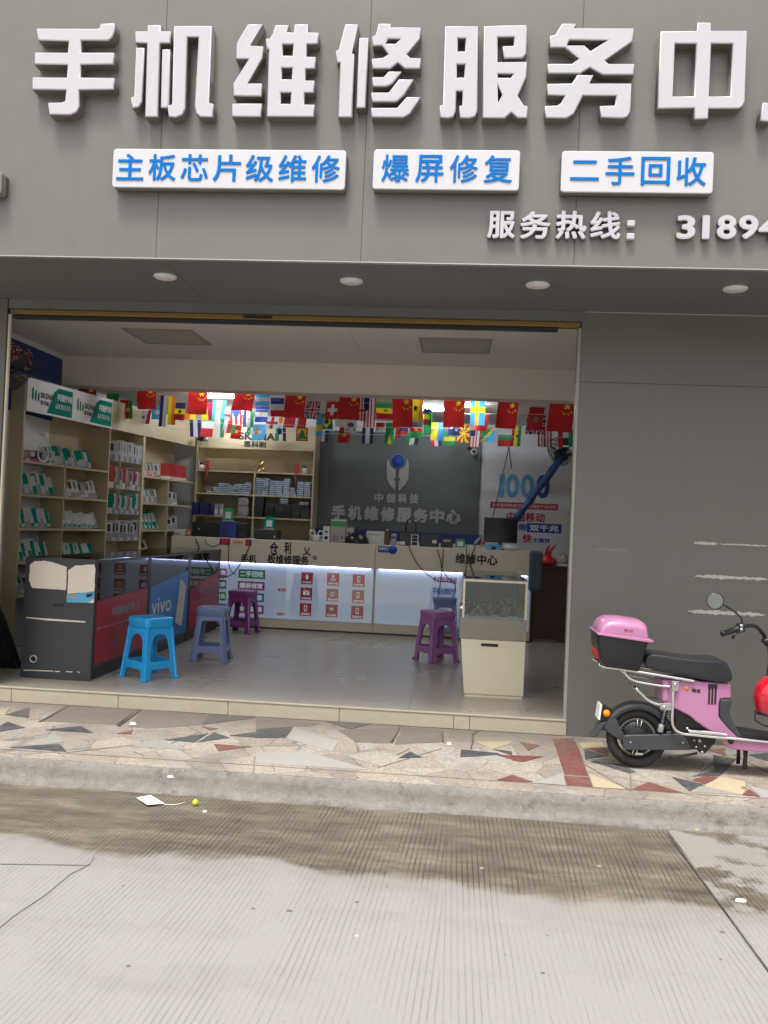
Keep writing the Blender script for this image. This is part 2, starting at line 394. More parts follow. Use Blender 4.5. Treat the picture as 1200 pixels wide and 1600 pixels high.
# --- road: grooved concrete, wet dirty strip along the kerb
def road_mat():
    m, n, b = node_mat('road_concrete')
    tc = N_(n, 'TexCoord').outputs['Object']; sx = N_(n, 'SeparateXYZ'); n.links.new(tc, sx.inputs[0]); X, Y = sx.outputs[0], sx.outputs[1]
    big = noise_(n, tc, 1.1, 5, .6); mid = noise_(n, tc, 9, 6, .65); fine = noise_(n, tc, 120, 3, .7); streak = noise_(n, tc, 3, 5, .6, (.35, 1.6, 1))
    base = mix_(n, big, (.25, .238, .22), (.305, .292, .272))
    base = mix_(n, map_(n, mid, .3, .7), base, (.272, .262, .248))
    base = mix_(n, math_(n, 'MULTIPLY', map_(n, streak, .52, .72), .5), base, (.225, .214, .198))
    base = mix_(n, .5, base, mix_(n, fine, (.30, .30, .30), (.70, .70, .70)), 'SOFT_LIGHT')
    # grooves run across the road (along Y), sawn in passes 0.5 m wide each with its own skew
    pas = math_(n, 'FLOOR', math_(n, 'MULTIPLY', X, 1.9))
    wn = N_(n, 'TexWhiteNoise', noise_dimensions='1D'); n.links.new(pas, wn.inputs['W'])
    skew = math_(n, 'MULTIPLY', math_(n, 'SUBTRACT', wn.outputs['Value'], .5), .10)
    wob = noise_(n, tc, 1.5, 2, .5)
    xx = math_(n, 'ADD', math_(n, 'ADD', X, math_(n, 'MULTIPLY', Y, skew)), math_(n, 'MULTIPLY', wob, .02))
    g = math_(n, 'PINGPONG', math_(n, 'MULTIPLY', xx, 1/.024), .5)
    line = map_(n, g, .02, .17, 1, 0)
    brk = noise_(n, tc, 2.2, 5, .7, (3, .8, 1)); wear = map_(n, brk, .38, .60, .12, 1.0)
    line = math_(n, 'MULTIPLY', line, wear)
    # wet / dirty band
    wet_n = noise_(n, tc, 1.7, 3, .5, (1.0, 1.0, 1)); edge = math_(n, 'ADD', math_(n, 'ADD', Y, math_(n, 'MULTIPLY', math_(n, 'SUBTRACT', wet_n, .5), .5)), math_(n, 'MULTIPLY', X, .06))
    wet = map_(n, math_(n, 'ADD', edge, math_(n, 'MULTIPLY', math_(n, 'SUBTRACT', mid, .5), .10)), -2.43, -2.345)
    jx = math_(n, 'ADD', X, math_(n, 'MULTIPLY', math_(n, 'ADD', Y, 1.4), .0))
    dry_r = map_(n, jx, 1.16, 1.165); pn = noise_(n, tc, 3.4, 5, .6, None, (3, 1, 0))
    keep = map_(n, pn, .50, .56)
    wetr = mix_(n, dry_r, (1, 1, 1), keep); rgb = N_(n, 'RGBToBW'); n.links.new(wetr, rgb.inputs[0])
    wet = math_(n, 'MULTIPLY', wet, rgb.outputs[0])
    mott = noise_(n, tc, 5, 7, .72, (.55, 1.8, 1), (7, 2, 0))
    wetc = ramp_(n, mott, [(.32, (.058, .047, .033)), (.44, (.10, .083, .058)), (.55, (.145, .122, .086)), (.68, (.225, .195, .14))])
    wetc = mix_(n, .35, wetc, mix_(n, fine, (.3, .3, .3), (.7, .7, .7)), 'SOFT_LIGHT')
    col = mix_(n, math_(n, 'MULTIPLY', wet, .93), base, wetc)
    gl = math_(n, 'MULTIPLY', line, math_(n, 'ADD', .14, math_(n, 'MULTIPLY', wet, .76)))
    col = mix_(n, gl, col, (.045, .038, .028))
    fr = math_(n, 'MULTIPLY', map_(n, math_(n, 'ADD', edge, math_(n, 'MULTIPLY', math_(n, 'SUBTRACT', mid, .5), .5)), -2.72, -2.42), math_(n, 'SUBTRACT', 1, wet))
    col = mix_(n, math_(n, 'MULTIPLY', fr, .22), col, (.16, .14, .11))
    # small spots
    vo = N_(n, 'TexVoronoi'); vo.inputs['Scale'].default_value = 5; n.links.new(tc, vo.inputs['Vector'])
    sp = math_(n, 'MULTIPLY', map_(n, vo.outputs['Distance'], .02, .05, 1, 0), map_(n, noise_(n, tc, 40, 2), .45, .55))
    col = mix_(n, math_(n, 'MULTIPLY', sp, .6), col, (.10, .09, .08))
    vo2 = N_(n, 'TexVoronoi'); vo2.inputs['Scale'].default_value = 3.3; n.links.new(tc, vo2.inputs['Vector'])
    col = mix_(n, math_(n, 'MULTIPLY', map_(n, vo2.outputs['Distance'], .022, .035, 1, 0), .5), col, (.72, .71, .68))
    n.links.new(col, b.inputs['Base Color'])
    n.links.new(map_(n, wet, 0, 1, .85, .5), b.inputs['Roughness'])
    hgt = math_(n, 'SUBTRACT', math_(n, 'MULTIPLY', fine, .15), line)
    bp = N_(n, 'Bump'); bp.inputs['Strength'].default_value = .6; bp.inputs['Distance'].default_value = .004
    n.links.new(hgt, bp.inputs['Height']); n.links.new(bp.outputs[0], b.inputs['Normal'])
    return m
M['road'] = road_mat()
def pave_mat():
    m, n, b = node_mat('pavement_terrazzo')
    tc = N_(n, 'TexCoord').outputs['Object']; sx = N_(n, 'SeparateXYZ'); n.links.new(tc, sx.inputs[0])
    vo = N_(n, 'TexVoronoi'); vo.inputs['Scale'].default_value = 95; n.links.new(tc, vo.inputs['Vector'])
    sat = N_(n, 'RGBToBW'); n.links.new(vo.outputs['Color'], sat.inputs[0])
    chips = ramp_(n, sat.outputs[0], [(.15, (.17, .15, .13)), (.35, (.36, .31, .26)), (.6, (.46, .41, .35)), (.85, (.56, .53, .47))])
    big = noise_(n, tc, 2.0, 6, .65); mid = noise_(n, tc, 12, 5, .6)
    col = mix_(n, .55, chips, (.33, .295, .255))
    col = mix_(n, map_(n, big, .48, .70), col, (.24, .215, .19))
    # laid as fitted irregular pieces
    mp = N_(n, 'Mapping'); mp.inputs['Scale'].default_value = (1, 1, 0); n.links.new(tc, mp.inputs[0])
    cv = N_(n, 'TexVoronoi'); cv.inputs['Scale'].default_value = 3.6; n.links.new(mp.outputs[0], cv.inputs['Vector'])
    ce_ = N_(n, 'TexVoronoi', feature='DISTANCE_TO_EDGE'); ce_.inputs['Scale'].default_value = 3.6; n.links.new(mp.outputs[0], ce_.inputs['Vector'])
    bw = N_(n, 'RGBToBW'); n.links.new(cv.outputs['Color'], bw.inputs[0])
    col = mix_(n, .8, col, ramp_(n, bw.outputs[0], [(.25, (.76, .74, .72)), (.5, (.98, .93, .86)), (.75, (1, 1, 1))]), 'MULTIPLY')
    jn = math_(n, 'MULTIPLY', map_(n, ce_.outputs['Distance'], .006, .020, 1, 0), map_(n, mid, .35, .6, .25, .8))
    col = mix_(n, jn, col, (.12, .105, .09))
    # dirt gathers towards the step
    dirt = math_(n, 'MULTIPLY', map_(n, math_(n, 'ADD', sx.outputs[1], math_(n, 'MULTIPLY', mid, .5)), -.30, .15), map_(n, sx.outputs[0], .6, .9, 1, .35))
    col = mix_(n, math_(n, 'MULTIPLY', dirt, .75), col, (.17, .145, .12))
    n.links.new(col, b.inputs['Base Color']); b.inputs['Roughness'].default_value = .62
    bp = N_(n, 'Bump'); bp.inputs['Strength'].default_value = .25; bp.inputs['Distance'].default_value = .004
    n.links.new(mid, bp.inputs['Height']); n.links.new(bp.outputs[0], b.inputs['Normal'])
    return m
M['pavement'] = pave_mat()
def kerb_mat():
    m, n, b = node_mat('kerb_concrete')
    tc = N_(n, 'TexCoord').outputs['Object']; sx = N_(n, 'SeparateXYZ'); n.links.new(tc, sx.inputs[0])
    big = noise_(n, tc, 2.6, 6, .7); mid = noise_(n, tc, 22, 6, .75); fine = noise_(n, tc, 140, 3, .7)
    col = mix_(n, map_(n, big, .3, .7), (.15, .138, .122), (.23, .215, .195))
    col = mix_(n, map_(n, mid, .35, .75), col, (.27, .255, .23))
    low = math_(n, 'MULTIPLY', map_(n, math_(n, 'ADD', sx.outputs[2], math_(n, 'MULTIPLY', mid, .06)), -.12, -.075, 1, 0), map_(n, noise_(n, tc, 3.1, 4, .6, None, (4, 4, 4)), .42, .6))
    col = mix_(n, math_(n, 'MULTIPLY', low, .8), col, (.055, .05, .045))
    col = mix_(n, .6, col, mix_(n, fine, (.28, .28, .28), (.72, .72, .72)), 'SOFT_LIGHT')
    blot = math_(n, 'MULTIPLY', map_(n, noise_(n, tc, 6.5, 6, .8, None, (9, 1, 2)), .55, .68), .65)
    col = mix_(n, blot, col, (.075, .066, .056))
    n.links.new(col, b.inputs['Base Color']); b.inputs['Roughness'].default_value = .9
    bp = N_(n, 'Bump'); bp.inputs['Strength'].default_value = .9; bp.inputs['Distance'].default_value = .012
    n.links.new(mid, bp.inputs['Height']); n.links.new(bp.outputs[0], b.inputs['Normal'])
    return m
M['kerb'] = kerb_mat()
def floor_mat():
    m, n, b = node_mat('floor_tiles')
    tc = N_(n, 'TexCoord').outputs['Object']; sx = N_(n, 'SeparateXYZ'); n.links.new(tc, sx.inputs[0])
    lx = math_(n, 'PINGPONG', math_(n, 'ADD', sx.outputs[0], 8.30), .4); ly = math_(n, 'PINGPONG', math_(n, 'ADD', sx.outputs[1], 7.46), .4)
    ln = math_(n, 'MAXIMUM', map_(n, lx, .0015, .004, 1, 0), map_(n, ly, .0015, .004, 1, 0))
    big = noise_(n, tc, 1.3, 5, .6); cl = noise_(n, tc, 5, 6, .7)
    col = mix_(n, big, (.33, .295, .24), (.40, .365, .305)); 
    col = mix_(n, math_(n, 'MULTIPLY', ln, .75), col, (.06, .05, .045))
    n.links.new(col, b.inputs['Base Color']); n.links.new(map_(n, big, .3, .8, .26, .34), b.inputs['Roughness'])
    return m
M['floor'] = floor_mat()
def inlay_mat(k, c):
    m, n, b = node_mat(k); tc = N_(n, 'TexCoord').outputs['Object']; sx = N_(n, 'SeparateXYZ'); n.links.new(tc, sx.inputs[0])
    big = noise_(n, tc, 2.4, 5, .65); mid = noise_(n, tc, 26, 5, .75); fine = noise_(n, tc, 110, 3, .7)
    col = mix_(n, mid, tuple(v*.75 for v in c), tuple(min(1, v*1.2) for v in c))
    dust = math_(n, 'ADD', math_(n, 'MULTIPLY', map_(n, big, .40, .75), .30), math_(n, 'MULTIPLY', map_(n, mid, .48, .75), .30))
    col = mix_(n, dust, col, (.30, .26, .22))
    dirt = math_(n, 'MULTIPLY', map_(n, math_(n, 'ADD', sx.outputs[1], math_(n, 'MULTIPLY', mid, .5)), -.30, .15), map_(n, sx.outputs[0], .6, .9, 1, .35))
    col = mix_(n, math_(n, 'MULTIPLY', dirt, .6), col, (.16, .14, .12))
    col = mix_(n, .5, col, mix_(n, fine, (.3, .3, .3), (.7, .7, .7)), 'SOFT_LIGHT')
    n.links.new(col, b.inputs['Base Color']); b.inputs['Roughness'].default_value = .6
    M[k] = m
for k, c in {'inlaydark': (.045, .052, .06), 'inlayred': (.165, .045, .038), 'inlaycream': (.50, .405, .26), 'inlaygrey': (.30, .30, .27), 'inlaypale': (.36, .35, .325), 'inlaybrown': (.17, .145, .125), 'crack': (.035, .03, .026)}.items():
    inlay_mat(k, c)

defm('crackgrey', (.16, .15, .135), rough=.9)
defm('oldglue', (.48, .46, .42), rough=.8, var=.3, scale=60)
def st(o, label=None): return tag(o, label, kind='structure')
b_ = MB(); b_.face([(-300, -300, ZR), (300, -300, ZR), (300, 300, ZR), (-300, 300, ZR)]); st(b_.build('road', 'road'), 'pale grooved concrete road with a wet brown strip')
jt = MB()
a0, a1 = P(1042.5, 1302.5, Z=ZR), P(1200, 1517.5, Z=ZR); dj = (a1-a0); a2 = a0+dj*3.2
def strip(mb, pts, wd, z, th=.003):
    for i in range(len(pts)-1):
        p, q = Vector(pts[i]), Vector(pts[i+1]); d = (q-p).normalized(); s_ = Vector((-d.y, d.x, 0))*wd/2
        add_slab(mb, [p-s_, q-s_, q+s_, p+s_], z, th)
strip(jt, [a0, a2], .008, ZR+.004)
jc = MB(); strip(jc, [P(0, 1351, Z=ZR), P(140, 1353, Z=ZR)], .002, ZR+.0042)
cr = [(148, 1338), (141, 1352), (110, 1367), (72, 1400), (40, 1420), (18, 1436), (0, 1452)]
strip(jc, [P(x, y, Z=ZR)+Vector((rnd.uniform(-.004, .004), 0, 0)) for x, y in cr], .0010, ZR+.0046)
st(jc.build('road_cracks', 'crackgrey'), 'faint hairline cracks in the road')
st(jt.build('road_joints', 'crack'), 'dark joint and hairline cracks in the road')

kb = MB()
xs = [-9+.12*i for i in range(160)]
rings = []
for x in xs:
    j = lambda s_: rnd.uniform(-s_, s_)
    ch = .02 if rnd.random() < .12 else 0
    rings.append([(x, -1.25, -.2), (x, -1.25, -.002), (x, -1.395+j(.002), -.001), (x, -1.412+j(.004), -.010), (x, -1.425+j(.006), -.05+j(.006)), (x, -1.432+j(.008)+ch*.3, -.09+j(.008)), (x, -1.452+j(.014), -.118+j(.006)), (x, -1.50+j(.02), ZR-.01), (x, -1.50, -.2)])
kb.loft(rings, True, True); st(kb.build('kerb', 'kerb', smooth=True), 'rough grey concrete kerb between pavement and road')
pv = MB(); pv.box((-12, -1.40, -.1), (12, 6.8, 0)); st(pv.build('pavement', 'pavement'), 'speckled terrazzo pavement with coloured inlays')
# inlays traced on the ground plane: (region offset, scale) and polygons
inl = MB(); order = ['inlaydark', 'inlayred', 'inlaycream', 'inlaygrey', 'inlaypale', 'inlaybrown', 'crack']
def inlay(kind, pts, off, sc, z=.004):
    inl.m(order.index(kind)); add_slab(inl, [P(off[0]+x/sc, off[1]+y/sc, Z=0) for x, y in reversed(pts)], z, .005)
A_, B_, C_ = ((0, 1040), 3), ((400, 1060), 3), ((800, 1080), 3)
for k, pts, r_ in [
    ('inlaydark', [(138, 197), (135, 246), (28, 232)], A_), ('inlaycream', [(0, 205), (50, 200), (20, 232), (0, 230)], A_),
    ('inlaydark', [(0, 285), (35, 265), (116, 292), (0, 310)], A_), ('inlaydark', [(215, 303), (378, 285), (436, 317)], A_),
    ('inlaygrey', [(130, 365), (262, 322), (300, 360), (220, 372), (110, 378)], A_), ('inlaydark', [(50, 385), (280, 370), (312, 405)], A_),
    ('inlayred', [(548, 320), (622, 304), (616, 322)], A_), ('inlaygrey', [(610, 380), (735, 350), (900, 398)], A_),
    ('inlaydark', [(770, 350), (975, 320), (912, 361)], A_), ('inlaydark', [(925, 361), (1005, 314), (1075, 340)], A_),
    ('inlaydark', [(948, 278), (985, 232), (1200, 236), (1195, 246)], A_), ('inlayred', [(945, 287), (1025, 297), (985, 305)], A_),
    ('inlayred', [(1003, 370), (1178, 382), (1025, 402)], A_), ('inlaydark', [(1075, 330), (1200, 312), (1200, 338)], A_),
    ('inlaydark', [(0, 243), (173, 228), (138, 280), (0, 280)], B_), ('inlaydark', [(330, 203), (540, 214), (440, 240)], B_),
    ('inlaypale', [(178, 228), (385, 300), (360, 345), (150, 285)], B_), ('inlaypale', [(0, 348), (240, 345), (530, 430), (0, 400)], B_),
    ('inlaydark', [(670, 375), (722, 345), (775, 371)], B_), ('inlaydark', [(960, 335), (1130, 352), (1155, 362), (957, 370)], B_),
    ('inlaycream', [(1028, 299), (1200, 297), (1200, 306), (1110, 333)], B_), ('inlaydark', [(1112, 334), (1200, 345), (1200, 360)], B_), ('inlayred', [(1130, 478), (1200, 455), (1200, 483)], B_),
    ('inlayred', [(1135, 362), (1200, 362), (1200, 380)], B_), ('inlaypale', [(1010, 372), (1130, 362), (1200, 398)], B_),
    ('inlayred', [(40, 240), (128, 255), (78, 280)], C_), ('inlayred', [(0, 303), (145, 308), (50, 333), (0, 325)], C_), ('inlayred', [(0, 393), (98, 427), (0, 425)], C_),
    ('inlaypale', [(110, 432), (240, 385), (250, 442)], C_),
    ('inlayred', [(190, 224), (287, 224), (312, 268), (358, 398), (248, 394)], C_), ('inlayred', [(244, 400), (360, 404), (378, 449), (258, 442)], C_),
    ('inlaycream', [(362, 387), (535, 461), (381, 452)], C_), ('inlaycream', [(312, 246), (420, 240), (440, 266), (330, 268)], C_),
    ('inlaydark', [(337, 273), (440, 305), (345, 322)], C_), ('inlayred', [(345, 270), (460, 265), (450, 302)], C_),
    ('inlaydark', [(370, 330), (510, 345), (578, 380), (550, 386)], C_), ('inlayred', [(558, 463), (640, 428), (800, 478)], C_),
    ('inlaydark', [(752, 405), (895, 438), (832, 470)], C_), ('inlayred', [(845, 418), (900, 402), (975, 404), (905, 436)], C_),
    ('inlaycream', [(900, 448), (975, 402), (1090, 425), (1098, 460), (1080, 488)], C_), ('inlayred', [(1078, 488), (1112, 462), (1162, 497)], C_),
    ('inlaydark', [(942, 300), (1050, 320), (950, 370)], C_), ('inlayred', [(915, 275), (990, 272), (1005, 305)], C_),
    ('inlaydark', [(850, 400), (945, 372), (1050, 322), (975, 398)], C_), ('inlaygrey', [(1000, 275), (1100, 270), (1150, 288), (1000, 305)], C_),
    ('inlaydark', [(1110, 300), (1200, 290), (1200, 330)], C_), ('inlaypale', [(1100, 440), (1200, 470), (1200, 500), (1165, 497)], C_),
    ('inlaygrey', [(895, 448), (1075, 488), (860, 475)], C_)]:
    inlay(k, pts, *r_)
for k, pts, r_ in [   # broken, darker slabs and open joints near the step
    ('crack', [(180, 265), (310, 192), (328, 192), (200, 262)], A_), ('crack', [(545, 280), (650, 205), (666, 208), (560, 288)], A_),
    ('crack', [(680, 225), (668, 250), (640, 305), (630, 303), (662, 250), (674, 225)], B_), ('crack', [(866, 250), (878, 250), (880, 300), (870, 300)], B_),
    ('crack', [(1012, 255), (1050, 240), (1054, 246), (1022, 262), (1020, 300), (1008, 335), (1004, 333), (1014, 298)], B_)]:
    inlay(k, pts, *r_, z=.0046)
for pts, r_ in [([(328, 190), (640, 204), (545, 278), (205, 262)], A_), ([(670, 208), (1000, 232), (945, 275), (800, 290), (690, 296), (600, 286)], A_), ([(0, 188), (300, 212), (240, 226), (178, 226), (0, 240)], B_), ([(690, 228), (865, 248), (866, 300), (650, 310)], B_), ([(380, 240), (660, 236), (628, 305), (470, 300)], B_)]:
    inlay('inlaybrown', pts, *r_, z=.0026)
st(inl.build('pavement_inlays', order), 'dark, red, cream and grey triangular stone inlays')
# thin joint lines between the slabs
sl = MB()
for a, b2 in [((62, 0), (20, 45)), ((130, 12), (330, 45)), ((5, 135), (1200, 145))]: pass
for (x0, y0), (x1, y1) in [((0, 1188-7), (1200, 1255-2))]:
    strip(sl, [P(0, 1171, Z=0), P(400, 1196, Z=0), P(800, 1222, Z=0), P(1200, 1249, Z=0)], .005, .003)
for x0, y0, x1, y1 in [(250, 1160, 90, 1178), (905, 1190, 985, 1236), (1130, 1170, 1200, 1208), (985, 1205, 986, 1236), (620, 1180, 640, 1170), (210, 1175, 225, 1182), (430, 1205, 425, 1196), (1150, 1165, 1085, 1215), (690, 1170, 590, 1200), (310, 1145, 260, 1165)]:
    strip(sl, [P(x0, y0, Z=0), P(x1, y1, Z=0)], .005, .0032)
st(sl.build('pavement_joints', 'inlaybrown'), 'thin joint lines in the pavement')

# --- shop floor, step
fl = MB(); fl.box((-4.6, .012, .0), (3.0, 6.2, ZF)); st(fl.build('shop_floor', 'floor'))
sp_ = MB(); jx = [-9.0]
edges = [P(x, 1100, Y=0).x for x in (18, 185, 357, 531, 710, 735, 890)]
edges = [edges[0]-.8*k for k in (5, 4, 3, 2, 1)]+edges
for i in range(len(edges)-1):
    if edges[i+1] <= XR+.03: sp_.box((edges[i]+.0015, -.008, .002), (min(edges[i+1]-.0015, XR), .011, ZF-.012))
sp_.box((edges[0], -.014, ZF-.011), (XR, .0115, ZF+.002))
st(sp_.build('doorstep', 'creamtile', bevel=.003), 'cream tiled step under the shop opening')

# --- fascia (sign board wall), soffit, walls
def wallthing(name, label, cat='wall'):
    return thing(name, label, cat)
fa = thing('sign_board', 'large grey clad sign board across the top of the shopfront', 'sign board')
jX = [P(262, 0, Y=FY).x-3.1, P(262, 0, Y=FY).x, P(581, 0, Y=FY).x, P(905, 200, Y=FY).x, P(905, 200, Y=FY).x+1.17, 5.5]
for i in range(len(jX)-1):
    q = MB(); q.box((jX[i]+.0007, FY, WT), (jX[i+1]-.0007, FY+.04, 5.2)); q.build('panel', 'cladding', fa, bevel=.002)
q = MB(); q.box((-6, FY+.0405, WT+.05), (5.5, -.02, 5.19)); q.build('backing', 'dark', fa)
q = MB(); q.box((-6, FY-.004, WT-.006), (5.5, FY+.03, WT-.0005)); q.build('edge_trim', 'trim', fa)
so = MB()
c1 = P(257.5, 410.5, Z=WT).x
for a, b2 in ((-6, c1-.0015), (c1+.0015, 5.5)): so.box((a, FY+.031, WT-.0005), (b2, .3, WT+.03))
st(so.build('soffit', 'soffit'), 'dark grey soffit under the sign board')

hd = MB(); hd.box((XL-.003, 0, 2.885), (XR+.003, .12, WT-.002)); tag(hd.build('shutter_lintel', 'soffit'), 'grey lintel strip over the shop opening', 'lintel')
yr = thing('shutter_rail', 'worn yellow rail along the top of the opening', 'rail')
q = MB(); q.box((XL+.01, .03, 2.846), (XR-.002, .10, 2.883)); q.build('rail', 'yellowrail', yr, bevel=.006)
q = MB(); q.box((XL+.01, .03, 2.818), (XR-.16, .085, 2.837)); q.build('lip', 'darkframe', yr)
q = MB(); q.box((XL+1.75, .027, 2.855), (XL+1.96, .0295, 2.875)); q.build('sticker', 'ink', yr)

wr = thing('shopfront_wall', 'plain grey clad wall to the right of the opening', 'wall', (XR, 0, 0))
zj = P(1060, 601, Y=0).z
for z0, z1 in ((0, zj-.0007), (zj+.0007, WT-.003)):
    q = MB(); q.box((XR, 0, z0), (5.5, .04, z1)); q.build('panel', 'wallclad', wr, bevel=.002)
q = MB(); q.box((XR+.001, .041, 0), (5.5, .28, WT-.004)); q.build('core', 'wallclad', wr)
q = MB(); q.box((XR-.022, .006, ZF+.003), (XR-.001, .05, 2.837)); q.build('jamb_trim', 'machinegrey', wr)
# old adhesive strips left on the wall
def residue(x0, y0, x1, y1, h):
    p, q_ = P(x0, y0, Y=0), P(x1, y1, Y=0); n = 40; up, dn = [], []
    for i in range(n+1):
        t = i/n; c = p.lerp(q_, t); c.z += .004*math.sin(i*1.3+x0)*rnd.random(); k = min(1, t*6, (1-t)*6)**.5*rnd.uniform(.55, 1.15)
        up.append((c.x, c.z+h*(.35+.25*rnd.random())*k)); dn.append((c.x, c.z-h*(.35+.25*rnd.random())*k))
    mb = MB(); mb.prism(up+list(reversed(dn)), -.0025, -.0002); return mb
for a in [(1084, 848, 1121, 850, .02), (1125, 850, 1200, 853, .012), (1085, 900, 1200, 905, .024), (1074, 955, 1197, 961, .028)]:
    residue(*a).build('adhesive_residue', 'oldglue', wr)
defm('faintglue', (.18, .173, .155), rough=.6)
residue(928, 858, 984, 861, .03).build('adhesive_residue', 'faintglue', wr)
# paint bead under the soffit
q = MB(); q.box((XR+.02, -.004, WT-.010), (5.5, -.0002, WT-.004)); q.build('sealant', 'trim', wr)

wl = thing('shopfront_pier', 'narrow grey clad pier at the left edge of the opening', 'wall', (XL, 0, 0))
q = MB(); q.box((-6, 0, 0), (XL-.012, .035, WT-.003)); q.build('panel', 'wallclad', wl, bevel=.002)
q = MB(); q.box((XL-.0115, .002, .0), (XL-.003, .03, 2.9)); q.build('seal', 'dark', wl)
q = MB(); q.box((XL-.0025, .004, ZF+.003), (XL+.012, .03, 2.837)); q.build('jamb_trim', 'cream', wl)

# --- interior shell
HC, BY, BZ = 3.05, 2.8, 2.735
WLX, WRX, WBY = -4.22, 1.95, 5.65
q = MB(); q.box((WLX-.1, .28, 0), (WLX, WBY+.1, 3.3)); tag(q.build('shop_side_wall', 'innerwall'), 'grey side wall inside on the left behind the shelves', 'wall')
q = MB(); q.box((WRX, .28, 0), (WRX+.1, WBY+.1, 3.3)); tag(q.build('shop_right_wall', 'innerwall'), 'inner wall of the shop on the right', 'wall')
q = MB(); q.box((WLX, WBY, 0), (WRX, WBY+.1, 3.3)); tag(q.build('shop_rear_wall', 'innerwall'), 'rear wall of the shop behind the counter', 'wall')
ce = MB(); ce.box((WLX-.1, .28, HC), (WRX+.1, BY, HC+.06)); ce.box((WLX-.1, BY+.25, 2.80), (WRX+.1, WBY, 2.86)); ce.box((WLX-.1, .305, WT+.03), (WRX+.1, .33, HC))
st(ce.build('ceiling', 'ceilwhite'), 'off white shop ceiling')
sl = MB()
for xa, ya, xb, yb in [(-1.0, .4, -1.0, BY), (.35, .4, .35, BY), (-2.6, .4, -2.6, BY)]: sl.box((xa-.002, ya, HC-.003), (xb+.002, yb, HC-.0005))
st(sl.build('ceiling_joints', 'innerwall'))
q = MB(); q.box((P(72, 575, Y=BY).x, BY, BZ), (WRX, BY+.25, HC)); tag(q.build('ceiling_beam', 'beam', bevel=.004), 'broad plain off white beam across the shop ceiling', 'beam')
rf = MB(); rf.box((-6, -.01, WT+.1), (5.5, 8, 5.18)); tag(rf.build('upper_storey', 'dark'), 'building mass above the shop behind the sign board', 'building')

# inset ceiling panels (off)
for (x0, y0, x1, y1), lab in (((203, 515, 322, 536), 'unlit grey square ceiling panel, the left one'), ((655, 529, 768, 550), 'unlit grey square ceiling panel, the right one')):
    c = P((x0+x1)/2, (y0+y1)/2, Z=HC); t = thing('ceiling_panel_light', lab, 'ceiling light', (c.x, c.y, HC), 'unlit panels in the shop ceiling')
    q = MB(); q.box((c.x-.3, c.y-.3, HC-.008), (c.x+.3, c.y+.3, HC-.001)); q.build('diffuser', 'panellight', t)
    q = MB()
    for a, b2 in (((-.315, -.315), (.315, -.3)), ((-.315, .3), (.315, .315)), ((-.315, -.3), (-.3, .3)), ((.3, -.3), (.315, .3))): q.box((c.x+a[0], c.y+a[1], HC-.012), (c.x+b2[0], c.y+b2[1], HC-.0005))
    q.build('frame', 'machinegrey', t)
# soffit downlights
for x, y, wd, lab in ((258, 433, 36, 'round white downlight in the soffit, leftmost of four'), (549, 440, 36, 'round white downlight in the soffit, second from left'), (840, 446, 37, 'round white downlight in the soffit, third from left'), (1149, 452, 39, 'round white downlight in the soffit, rightmost of four')):
    c = P(x, y, Z=WT-.01); t = thing('soffit_downlight', lab, 'downlight', (c.x, c.y, WT), 'downlights in the soffit')
    q = MB(); q.lathe([(.0, -.016), (.060, -.016), (.061, -.014)], (c.x, c.y, WT)); q.build('diffuser', 'lampwhite', t)
    q = MB(); q.lathe([(.061, -.014), (.066, -.017), (.074, -.013), (.076, -.0012), (.03, -.0012)], (c.x, c.y, WT)); q.build('ring', 'whitegloss', t, smooth=True)
# lit tube lamps at the rear ceiling; the last is added interior light
for x0, x1, y, Y, lab in ((318, 378, 619, 3.6, 'lit white tube lamp glowing behind the flags, the left one'), (660, 696, 636, 4.1, 'lit white tube lamp glowing behind the flags, middle one'), (722, 752, 633, 3.7, 'short lit tube lamp glowing behind the flags, the right one'), (352, 384, 640, 5.0, 'added far tube lamp brightening the rear behind the left flags')):
    a, b2 = P(x0, y, Y=Y), P(x1, y, Y=Y); z = min(2.775, a.z)
    t = thing('tube_lamp', lab, 'tube lamp', ((a.x+b2.x)/2, Y, z), 'lit tube lamps at the rear ceiling')
    q = MB(); q.cyl((a.x, Y, z), (b2.x, Y, z), .016); q.build('tube', 'tube', t)
    q = MB(); q.box((a.x-.01, Y-.02, z+.018), (b2.x+.01, Y+.02, 2.799)); q.build('housing', 'white', t)


